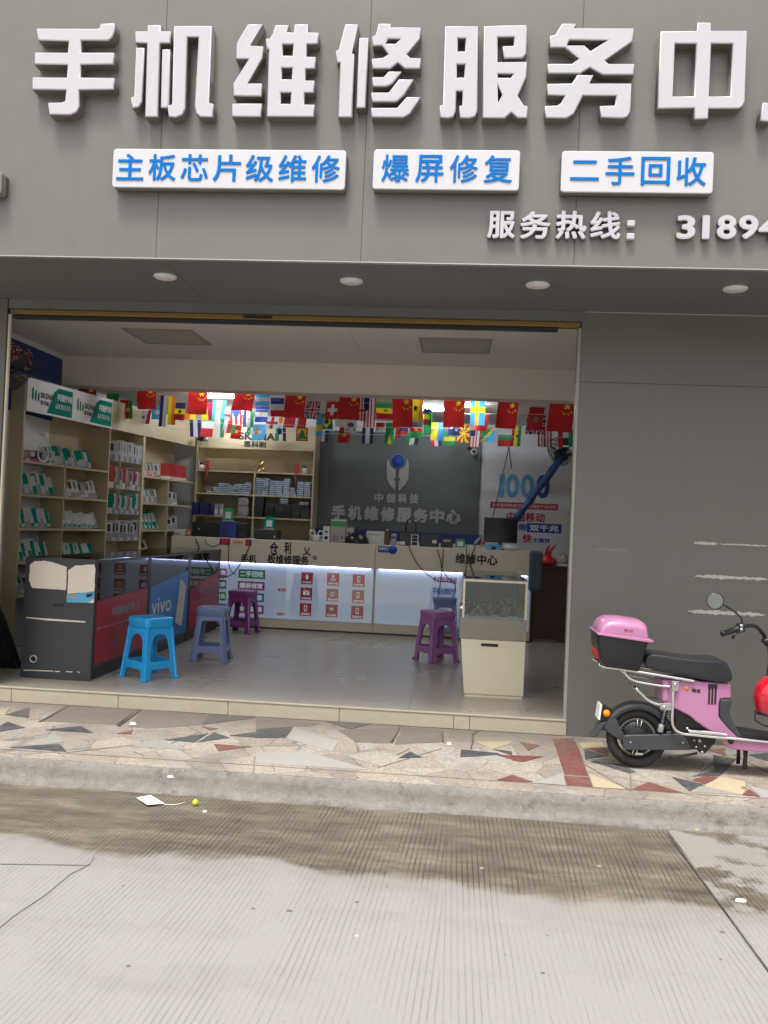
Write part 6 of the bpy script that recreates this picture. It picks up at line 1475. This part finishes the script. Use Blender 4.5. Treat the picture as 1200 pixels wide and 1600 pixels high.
# black mesh dome fan
c = Vector((on(557), CY+.05, CZ)); t = thing('desk_fan', 'round black fan head lying on the counter', 'fan', c)
q = MB(); q.lathe([(.14, 0), (.145, .02), (.125, .08), (.07, .125), (.02, .14), (.0, .14)], c, 'Z', 28); q.build('cage', 'black', t, smooth=True)
q = MB(); q.tube([c+Vector((0, 0, .14)), c+Vector((0, 0, .2))], [.015, .01]); q.build('cap', 'black', t)
cbox('white_printer', 'white printer low behind the counter edge', 'printer', 572, 603, 20, 'casewhite', .2, y=CY+.2, extra=multi(ex_line('casegrey', .1, .8, .7, .78, 'slot'), ex_line('ink', .75, .8, .35, .42, 'button')))
cbox('dark_bottle', 'dark upright bottle with a pale cap', 'bottle', 600, 609, 22, 'desk', .06, .01, extra=lambda t, a, b2, y, z, h: (lambda q: (q.lathe([(0, 0), (.014, 0), (.014, .018), (0, .02)], ((a+b2)/2, y+.03, z+h)), q.build('cap', 'casewhite', t)))(MB()))
cbox('grey_tub', 'pale tub between the dark bottle and the power unit', 'tub', 611, 619, 18, 'casegrey', .06, .008, extra=ex_line('dark', .1, .9, .6, .75))
def ps(t, a, b2, y, z, h):
    q = MB(); q.tube(smoothline([Vector((a+.07, y+.05, z+h)), Vector((a+.075, y+.05, z+h+.09)), Vector(((a+b2)/2, y+.05, z+h+.15)), Vector((b2-.03, y+.05, z+h+.10)), Vector((b2-.03, y+.05, z+h))], 5), .010, 8); q.build('handle_cable', 'black', t)
    q = MB(); q.box((a+.005, y-.004, z+.01), (a+.07, y-.0005, z+.05)); q.build('plug', 'casewhite', t)
cbox('power_unit', 'black power unit with a looped cable on the counter', 'power unit', 624, 652, 22, 'black', .2, extra=ps)
cbox('socket_strip', 'white and black socket strip standing on the counter', 'socket', 642, 654, 18, 'casewhite', .03, .004, y=CY-.05, extra=multi(ex_line('ink', .15, .85, .08, .35, 'socket'), ex_line('ink', .15, .85, .42, .65, 'socket'), ex_line('ink', .15, .85, .7, .95, 'socket')))
cbox('black_cartridge_box', 'wide black box with a white connector', 'box', 656, 686, 19, 'dark', .12, extra=ex_line('casewhite', .65, .88, .3, .55, 'connector'))
cbox('small_black_box', 'small black box with a white strip, left of the payment stand', 'box', 689, 708, 15, 'black', .1, extra=ex_line('casegrey', .2, .8, .6, .8, 'strip'))
c = Vector((on(748), CY, CZ)); t = thing('clamp_holder', 'jumbled metal clamp holder with wires left of the monitor', 'tool', c)
q = MB(); q.box(c+Vector((-.13, -.03, 0)), c+Vector((.07, .06, .03))); q.build('base', 'casewhite', t, bevel=.004)
q = MB(); q.tube([c+Vector((-.06, 0, .03)), c+Vector((-.02, 0, .09)), c+Vector((.03, 0, .14))], [.012, .02, .012]); q.tube([c+Vector((.04, 0, .03)), c+Vector((.05, 0, .10))], .018); q.build('arm', 'casegrey', t)
q = MB(); q.lathe([(0, -.01), (.022, -.008), (.022, .01)], c+Vector((.055, -.01, .075)), 'Y', 14); q.build('jaw', 'red', t)
# monitor
a, b2 = P(757, 808, Y=CY), P(808, 849, Y=CY); mt = thing('computer_monitor', 'black computer monitor turned to the front at the counter end', 'monitor', ((a.x+b2.x)/2, CY, CZ))
q = MB(); q.box((a.x, CY, b2.z), (b2.x, CY+.03, a.z)); q.build('housing', 'black', mt, bevel=.006)
q = MB(); q.box((a.x+.012, CY-.002, b2.z+.016), (b2.x-.012, CY-.0003, a.z-.012)); q.build('screen', 'screen', mt)
mx_ = (a.x+b2.x)/2; q = MB(); q.box((mx_-.02, CY+.012, CZ+.012), (mx_+.02, CY+.028, b2.z)); q.build('neck', 'black', mt); q = MB(); q.box((mx_-.1, CY-.04, CZ), (mx_+.1, CY+.1, CZ+.011)); q.build('foot', 'black', mt, bevel=.004)
cbox('blue_machine', 'small light blue device under the monitor', 'device', 762, 784, 8, 'lightblue', .1, y=CY-.1, extra=ex_line('ink', .3, .6, .1, .6, 'vent'))
c = Vector((on(798), CY-.1, CZ+.035)); q = MB(); q.tube([c+Vector((-.08, 0, 0)), c+Vector((-.075, 0, 0)), c+Vector((.06, 0, 0)), c+Vector((.07, 0, 0)), c+Vector((.09, 0, 0))], [.02, .034, .034, .02, .018], 16); tag(q.build('white_bottle', 'casewhite', smooth=True), 'white bottle lying on its side under the monitor', 'bottle')
# cables hanging over the counter front
def cable(lab, pts, r=.0055, Y=QY-.06):
    pp = smoothline([P(x, y, Y=(yy if yy is not None else Y)) for x, y, yy in pts], 6); q = MB(); q.tube(pp, r, 6); tag(q.build('hanging_cable', 'black'), lab, 'cable', 'black cables hanging over the counter')
N1 = None
cable('black cable hanging from the black machine into the display case', [(305, 838, QY+.05), (307, 845, N1), (312, 858, N1), (311, 870, 3.9), (300, 885, 3.9)], .008)
cable('thin black cable looped under the black machine', [(321, 838, QY+.03), (322, 848, N1), (332, 854, N1), (343, 850, N1), (345, 842, N1)])
cable('thin cable falling from the red sticker to the left stickers', [(356, 846, N1), (357, 862, N1), (357, 878, N1), (361, 892, N1), (368, 898, N1)])
cable('double cable crossing the worn lettering on the left', [(393, 845, N1), (387, 860, N1), (376, 880, N1), (365, 895, N1), (350, 902, 4.0), (330, 899, 3.9), (315, 888, 3.9)], .007)
cable('cable from the power unit curving to the right', [(638, 848, QY+.02), (641, 860, N1), (655, 885, N1), (680, 906, N1), (700, 909, N1), (712, 912, N1)])
cable('cable from the wide black box running down', [(680, 852, QY+.02), (687, 870, N1), (691, 890, N1), (702, 905, N1), (712, 909, N1)])
cable('straight cable hanging from the small black box', [(693, 850, QY+.02), (692, 870, N1), (690, 895, N1), (686, 925, N1), (684, 938, N1)])
cable('short cable hanging behind the glass kiosk', [(710, 910, N1), (712, 922, N1), (708, 932, N1), (706, 940, N1)])
cable('pair of cables falling from the clamp holder', [(744, 850, QY+.02), (738, 865, N1), (734, 880, N1), (740, 895, N1), (745, 905, N1)], .007)
cable('straight cable below the clamp holder', [(729, 850, QY+.02), (729, 870, N1), (728, 892, N1)])

# leaning black board at the far left
q = MB(); a = [P(x, y, Y=.75) for x, y in ((-10, 935), (2, 962), (31, 1050), (24, 1058), (-14, 1062))]
z_ = min(p.z for p in a); q.prism([(p.x, max(p.z, ZF+.002)) for p in a], .72, .80); q.m(1); q.prism([(P(-6, 950, Y=.72).x, P(-6, 960, Y=.72).z), (P(4, 985, Y=.72).x, P(4, 985, Y=.72).z), (P(18, 1030, Y=.72).x, P(18, 1030, Y=.72).z), (P(-8, 1040, Y=.72).x, P(-8, 1040, Y=.72).z)], .712, .7195)
tag(q.build('leaning_board', ['black', 'dark'], bevel=.006), 'dark slanted board leaning at the far left of the doorway', 'board')

# ================================================================== FLAGS
def flag_mat():
    m = bpy.data.materials.new('flag_cloth'); m.use_nodes = True; n = m.node_tree; b = n.nodes['Principled BSDF']
    at = n.nodes.new('ShaderNodeVertexColor'); at.layer_name = 'Col'; b.inputs['Roughness'].default_value = .75; n.links.new(at.outputs[0], b.inputs['Base Color'])
    tr = n.nodes.new('ShaderNodeBsdfTranslucent'); n.links.new(at.outputs[0], tr.inputs[0]); mx = n.nodes.new('ShaderNodeMixShader'); mx.inputs[0].default_value = .4
    o = n.nodes['Material Output']; n.links.new(b.outputs[0], mx.inputs[1]); n.links.new(tr.outputs[0], mx.inputs[2]); n.links.new(mx.outputs[0], o.inputs[0]); return m
M['flag'] = flag_mat()
CO = dict(r=(.42, .018, .018), w=(.6, .6, .6), b=(.02, .05, .30), n=(.02, .025, .12), l=(.08, .42, .75), g=(.02, .25, .07), y=(.78, .62, .03), o=(.75, .22, .03), k=(.02, .02, .02), m=(.30, .02, .05), d=(.35, .02, .03))
def vs(s_): return lambda u, v: s_[min(len(s_)-1, int(u*len(s_)))]
def hs_(s_): return lambda u, v: s_[min(len(s_)-1, int(v*len(s_)))]
def over(base, *tests):
    def f(u, v):
        for t_, c_ in tests:
            if t_(u, v): return c_
        return base(u, v)
    return f
disc = lambda cx, cy_, r: (lambda u, v: (u-cx)**2+((v-cy_)*1.4)**2 < r*r)
def star(cx, cy_, r):
    def f(u, v):
        x, y = (u-cx), (v-cy_)*1.5; d = math.hypot(x, y)
        if d > r: return False
        a = math.atan2(x, -y); k = (a % (2*math.pi/5))-math.pi/5
        return d*math.cos(k) < r*.0+.38*r/ max(.2, math.cos(math.pi/5-abs(k)))*1.0 if False else d < r*(.38+.62*abs(k)/(math.pi/5))
    return f
rect = lambda a, b2, c_, d: (lambda u, v: a <= u <= b2 and c_ <= v <= d)
cross = lambda cx, cy_, t: (lambda u, v: abs(u-cx) < t or abs(v-cy_) < t*.7)
tri = lambda: (lambda u, v: v < .75 and abs(u-.5) < .5*(1-v/.75))
uk = over(vs('n'), (lambda u, v: abs(u-.5) < .08 or abs(v-.5) < .06, 'r'), (lambda u, v: abs(u-.5) < .15 or abs(v-.5) < .11, 'w'), (lambda u, v: abs(u-v) < .07 or abs(u-(1-v)) < .07, 'r'), (lambda u, v: abs(u-v) < .14 or abs(u-(1-v)) < .14, 'w'))
china = over(vs('r'), (star(.70, .20, .155), 'y'), (star(.50, .36, .05), 'y'), (star(.60, .43, .05), 'y'), (star(.76, .44, .05), 'y'), (star(.88, .37, .05), 'y'))
def flag(x0, y0, x1, y1, Y, des, lab, nx=14, ny=20, group=None, cat='flag', wave=.012):
    a = P(x0, y0, Y=Y); w2, h2 = (x1-x0)/S(Y), (y1-y0)/S(Y)
    bm = bmesh.new(); vv = []; ph, amp = rnd.uniform(0, 6), wave*rnd.uniform(.5, 1.3); sh = rnd.uniform(-.2, .12); tw = rnd.uniform(-.3, .3)
    for j in range(ny+1):
        r_ = []
        for i in range(nx+1):
            u, v = i/nx, j/ny
            x = a.x+w2*u+sh*w2*v+rnd.uniform(-1, 1)*0; z = a.z-h2*v; y = Y+amp*v*math.sin(ph+u*5+v*2)+tw*(u-.5)*w2*v
            r_.append(bm.verts.new((x, y, z)))
        vv.append(r_)
    cl_ = bm.loops.layers.color.new('Col')
    for j in range(ny):
        for i in range(nx):
            f = bm.faces.new((vv[j][i], vv[j+1][i], vv[j+1][i+1], vv[j][i+1])); f.smooth = True
            c_ = CO[des((i+.5)/nx, (j+.5)/ny)]
            for lp_ in f.loops: lp_[cl_] = tuple((1.055*q_**(1/2.4)-.055) if q_ > .0031 else q_*12.92 for q_ in c_)+(1,)
    me = bpy.data.meshes.new('hanging_flag'); bm.to_mesh(me); bm.free(); me.materials.append(M['flag'])
    o = link('hanging_flag', me); tag(o, lab, cat, group); return o
BF = 'large red flags with yellow stars'
for x0, y0, x1, y1 in ((122, 600, 154, 643), (214, 604, 247, 640), (294, 607, 327, 648), (368, 609, 402, 642), (447, 612, 481, 653), (532, 615, 566, 656), (613, 617, 646, 668), (694, 620, 728, 667), (779, 624, 812, 669), (860, 625, 900, 674)):
    if x0 == 532: x0, x1 = 531, 565
    flag(x0, y0, x1-1, y1, 3.12, china, 'large red flag with yellow stars hanging below the beam', 36, 48, BF, wave=.02)
FL = [
 (167, 614, 187, 645, over(hs_('ggrr'), (disc(.5, .5, .25), 'y')), 'green and red flag with a yellow disc, second from the left'),
 (187, 625, 208, 655, over(vs('rrg'), (star(.62, .5, .2), 'y')), 'red and green striped flag with a yellow star'),
 (220, 641, 238, 663, over(vs('wwr'), (disc(.35, .5, .15), 'g')), 'white and red flag low at the left of the row'),
 (237, 633, 257, 656, over(vs('l'), (disc(.5, .5, .2), 'w')), 'plain light blue flag with a pale emblem at left'),
 (251, 617, 263, 668, vs('nw'), 'narrow navy and white striped flag at left'),
 (263, 618, 276, 665, vs('yo'), 'tall yellow and orange flag at left'),
 (275, 629, 291, 657, over(hs_('nyr'), (disc(.5, .5, .14), 'k')), 'navy, yellow and red banded flag'),
 (288, 645, 307, 656, vs('oy'), 'short orange flag peeping under a large red flag'),
 (296, 656, 315, 683, vs('nwn'), 'navy, white, navy striped flag under the left large flags'),
 (317, 628, 334, 657, over(vs('y'), (lambda u, v: u > .55+.4*(v-.5), 'm')), 'bright yellow flag with a dark corner'),
 (333, 625, 355, 655, over(vs('lwl'), (disc(.5, .45, .12), 'y')), 'light blue and white striped flag with a small emblem by the lamp'),
 (318, 645, 337, 683, hs_('gwr'), 'green, white and red banded flag under the lamp'),
 (338, 653, 351, 684, vs('wg'), 'narrow white and green flag'),
 (351, 657, 371, 677, vs('wrg'), 'white, red and green striped flag low in the row'),
 (359, 637, 378, 664, over(vs('rwrwr'), (tri(), 'b')), 'red and white striped flag with a blue triangle'),
 (363, 664, 379, 686, over(vs('r'), (star(.5, .45, .2), 'y')), 'small red flag with a yellow star, lowest at left'),
 (380, 642, 397, 668, over(vs('nwg'), (disc(.5, .5, .1), 'r')), 'navy, white and green striped flag'),
 (387, 663, 406, 678, vs('gwo'), 'green, white and orange striped flag'),
 (397, 662, 419, 688, over(vs('l'), (star(.5, .5, .2), 'w')), 'plain light blue flag in front of the shelf lettering'),
 (400, 614, 423, 634, hs_('lwl'), 'pale blue flag close to the beam'),
 (400, 635, 421, 660, over(hs_('bwb'), (disc(.5, .5, .12), 'y')), 'blue, white and blue banded flag'),
 (418, 651, 437, 670, over(vs('w'), (cross(.5, .5, .14), 'r')), 'white flag with a red cross'),
 (423, 612, 445, 651, hs_('wbwr'), 'white, blue and red banded flag beside a large red flag'),
 (436, 652, 443, 679, hs_('owb'), 'narrow orange, white and blue flag'),
 (431, 668, 447, 689, vs('gwk'), 'green, white and black striped flag at the shelf header'),
 (445, 650, 481, 668, over(vs('r'), (rect(.5, .62, 0, 1), 'w')), 'wide red flag with a white bar under a large red flag'),
 (463, 668, 482, 689, over(vs('r'), (lambda u, v: .15 < u < .85 and .15 < v < .85 and abs(u-.5) < v*.5, 'g'), (rect(.15, .85, .12, .88), 'y')), 'red bordered flag with a green triangle'),
 (480, 626, 502, 655, uk, 'dark blue flag with red and white diagonals at the shelf edge'),
 (495, 646, 506, 682, hs_('llyl'), 'narrow light blue and yellow flag'),
 (500, 646, 520, 671, over(vs('g'), (disc(.5, .5, .2), 'b'), (lambda u, v: abs(u-.5)/.42+abs(v-.5)/.42 < 1, 'y')), 'green flag with a yellow diamond and blue disc'),
 (503, 672, 514, 690, vs('wb'), 'tiny white and blue flag under the green one'),
 (511, 626, 532, 655, over(vs('r'), (lambda u, v: (abs(u-.5) < .13 and abs(v-.5) < .28) or (abs(v-.5) < .09 and abs(u-.5) < .38), 'w')), 'red flag with a thick white cross'),
 (523, 655, 542, 667, vs('w'), 'short plain white flag'),
 (531, 667, 550, 692, over(vs('r'), (star(.5, .5, .2), 'y')), 'red flag with one yellow star, lowest in the middle left'),
 (539, 656, 558, 676, over(vs('w'), (lambda u, v: (u-.5)**2+((v-.4)*1.2)**2 < .07 and u > .5, 'b'), (disc(.5, .4, .27), 'r'), (rect(.1, .25, .7, .85), 'k'), (rect(.75, .9, .7, .85), 'k')), 'white flag with a red and blue disc'),
 (562, 617, 575, 658, over(vs('n'), (cross(.35, .6, .08), 'r'), (cross(.35, .6, .2), 'w')), 'navy flag with a red and white cross'),
 (570, 620, 588, 668, over(vs('rwrwrwr'), (rect(0, .45, 0, .45), 'n')), 'tall red and white striped flag with a navy corner, in the middle'),
 (566, 668, 584, 693, vs('nwn'), 'navy and white striped flag, lowest in the middle'),
 (587, 628, 612, 655, over(hs_('gyr'), (star(.6, .5, .14), 'g')), 'green, yellow and red banded flag left of a large red flag'),
 (588, 660, 602, 674, hs_('rw'), 'short red and white flag'),
 (603, 660, 617, 694, over(vs('g'), (lambda u, v: abs(u-.5) < .5*(v-.5), 'y')), 'green flag with a yellow wedge'),
 (612, 668, 625, 686, vs('wr'), 'small white and red flag under a large red flag'),
 (625, 666, 638, 680, hs_('nr'), 'small navy and red flag'),
 (645, 618, 662, 658, over(vs('yyo'), (disc(.35, .5, .15), 'k')), 'tall yellow and orange flag with a dark emblem, right of centre'),
 (641, 658, 661, 684, over(hs_('krg'), (disc(.5, .5, .14), 'y')), 'black, red and green banded flag with a yellow disc'),
 (636, 676, 656, 695, vs('gwk'), 'green, white and black flag above the logo board'),
 (661, 638, 674, 664, hs_('nym'), 'navy, yellow and maroon banded flag'),
 (664, 640, 676, 678, vs('gg'), 'plain dark green flag right of centre'),
 (674, 660, 695, 688, vs('yl'), 'bright yellow and light blue flag by the lamp'),
 (673, 684, 689, 697, vs('rwn'), 'tiny red, white and navy flag'),
 (693, 675, 712, 696, hs_('gyg'), 'green and yellow banded flag above the logo board'),
 (700, 660, 718, 680, over(vs('n'), (disc(.3, .4, .12), 'w'), (disc(.7, .6, .1), 'w'), (rect(.6, 1, 0, .3), 'w')), 'navy flag with white stars'),
 (716, 663, 735, 691, over(vs('r'), (disc(.5, .5, .17), 'y'), (lambda u, v: int((math.atan2(v-.5, u-.5)+math.pi)/(math.pi/8)) % 2 == 0, 'y')), 'red flag with yellow sun rays'),
 (736, 620, 759, 664, over(vs('l'), (cross(.45, .45, .12), 'y')), 'bright blue flag with a yellow cross'),
 (743, 645, 764, 673, vs('r'), 'plain red flag behind the bright blue flag'),
 (735, 672, 752, 698, over(vs('rwrwrwr'), (rect(0, .5, 0, .35), 'n')), 'red and white striped flag with a navy corner, above the security camera'),
 (752, 668, 773, 690, over(vs('g'), (lambda u, v: u+v > 1.1, 'l'), (lambda u, v: u+v > .9, 'y')), 'green flag with a blue diagonal corner'),
 (779, 670, 800, 697, over(hs_('wgr'), (rect(.4, .6, 0, .3), 'w')), 'white, green and red banded flag under a large red flag'),
 (800, 665, 815, 697, over(vs('ryg'), (disc(.6, .5, .1), 'k')), 'red, yellow and green striped flag at right'),
 (828, 636, 851, 672, over(vs('r'), (star(.5, .5, .22), 'g')), 'plain red flag with a green star at right'),
 (824, 648, 853, 678, uk, 'blue flag with red and white crosses behind the plain red one'),
 (840, 665, 862, 698, over(vs('rwrwrwrwr'), (rect(0, .45, .0, .35), 'n')), 'red and white striped flag with a navy corner, at far right'),
 (872, 670, 895, 698, over(vs('rwg'), (rect(.3, .7, .5, .9), 'k')), 'red, white and green flag at the right end'),
]
strings = []
for x0, y0, x1, y1, des, lab in FL:
    Y = 3.45 if y0 < 630 else (3.8 if y0 < 650 else (4.15 if y0 < 662 else 4.5))
    if uk is des and y0 == 648: Y = 4.0
    flag(x0, y0, x1, y1, Y, des, lab, 16, 20, 'small flags strung across the shop')
for Y, yl, yr, lab in ((3.118, 599, 626, 'front string carrying the large red flags'), (3.448, 609, 636, 'second string of small flags'), (3.798, 628, 648, 'third string of small flags'), (4.148, 650, 672, 'fourth string of small flags'), (4.498, 662, 684, 'rearmost string of small flags')):
    a, b2 = P(60, yl, Y=Y), P(905, yr, Y=Y); q = MB(); pts = [a.lerp(b2, k/20)-Vector((0, 0, .03*math.sin(math.pi*k/20))) for k in range(21)]
    q.tube(pts, .0025, 5); tag(q.build('flag_string', 'casewhite'), lab, 'string', 'strings of the hanging flags')

# ================================================================== LITTER
def G(x, y, z=ZR): return P(x, y, Z=z)
q = MB(); pts = [G(213, 1249), G(235, 1246), G(257, 1258), G(230, 1261.5)]
bm = q.bm; v4 = [Vector((p.x, p.y, ZR+.008+.004*(i % 2))) for i, p in enumerate(pts)]; q.loft([v4, [v+Vector((0, 0, .0015)) for v in v4]], smooth=False)
tag(q.build('paper_scrap', 'litterwhite'), 'white square scrap of paper on the wet road', 'litter')
q = MB(); q.tube([G(256, 1259.5)+Vector((0, 0, .008)), G(275, 1259)+Vector((0, 0, .006)), G(290, 1256)+Vector((0, 0, .009))], .0025, 6); tag(q.build('thin_stick', 'paper'), 'thin pale stick beside the paper scrap', 'litter')
c = G(305, 1259); q = MB(); q.lathe([(.0, 0.001), (.008, .002), (.015, .010), (.0165, .0175), (.013, .027), (.006, .033), (0, .0335)], (c.x, c.y, ZR), 'Z', 16); tag(q.build('yellow_ball', 'limeball', smooth=True), 'small yellow green ball on the road by the kerb', 'litter')
def crumb(name, lab, x, y, z, sx, sy, m, k=8):
    c = P(x, y, Z=z); q = MB(); pts = [(c.x+sx*math.cos(a)*rnd.uniform(.7, 1.1), c.y+sy*math.sin(a)*rnd.uniform(.7, 1.1)) for a in [2*math.pi*i/k for i in range(k)]]
    q.loft([[(p[0], p[1], z+.001) for p in pts], [(c.x+(p[0]-c.x)*.8, c.y+(p[1]-c.y)*.8, z+min(.012, sx*.5)+rnd.uniform(-.001, .001)) for p in pts]], smooth=False); tag(q.build(name, m), lab, 'litter')
crumb('white_pebble', 'small white shell like pebble on the pavement', 702, 1163, .002, .022, .03, 'litterwhite')
crumb('paper_crumb', 'white paper crumb on the pavement near the open joint', 208, 1132, .002, .03, .02, 'litterwhite')
crumb('paper_crumb', 'white paper crumb on the kerb top', 267, 1215, -.03, .02, .008, 'litterwhite')
crumb('cigarette_end', 'orange cigarette end at the foot of the kerb, left one', 598, 1260, ZR, .022, .012, 'casebrown')
crumb('cigarette_end', 'pale cigarette end at the foot of the kerb, right one', 655, 1265, ZR, .022, .012, 'paper')
crumb('white_wrapper', 'small white wrapper on the road at the right', 1157, 1409, ZR, .03, .010, 'litterwhite')
crumb('paper_crumb', 'small pale crumb on the road left of centre', 320, 1269, ZR, .015, .01, 'litterwhite')
crumb('yellow_leaf', 'small yellow leaf in the gutter at the right', 1088, 1297, ZR, .02, .02, 'limeball')
crumb('yellow_leaf', 'small brown leaf lying on the cream inlay', 1163, 1232, .005, .018, .02, 'casebrown')
for i, (x, y) in enumerate(((192, 1384), (396, 1420), (1128, 1457), (1126, 1499), (848, 1521), (452, 1424), (605, 1385), (557, 1410), (930, 1383), (1005, 1381), (200, 1510))):
    crumb('road_grit', 'small dark bit of grit on the pale road', x, y, ZR, .006+.003*(i % 3), .006, 'inlaybrown')
    bpy.context.scene.objects[-1]['group'] = 'bits of grit on the road'
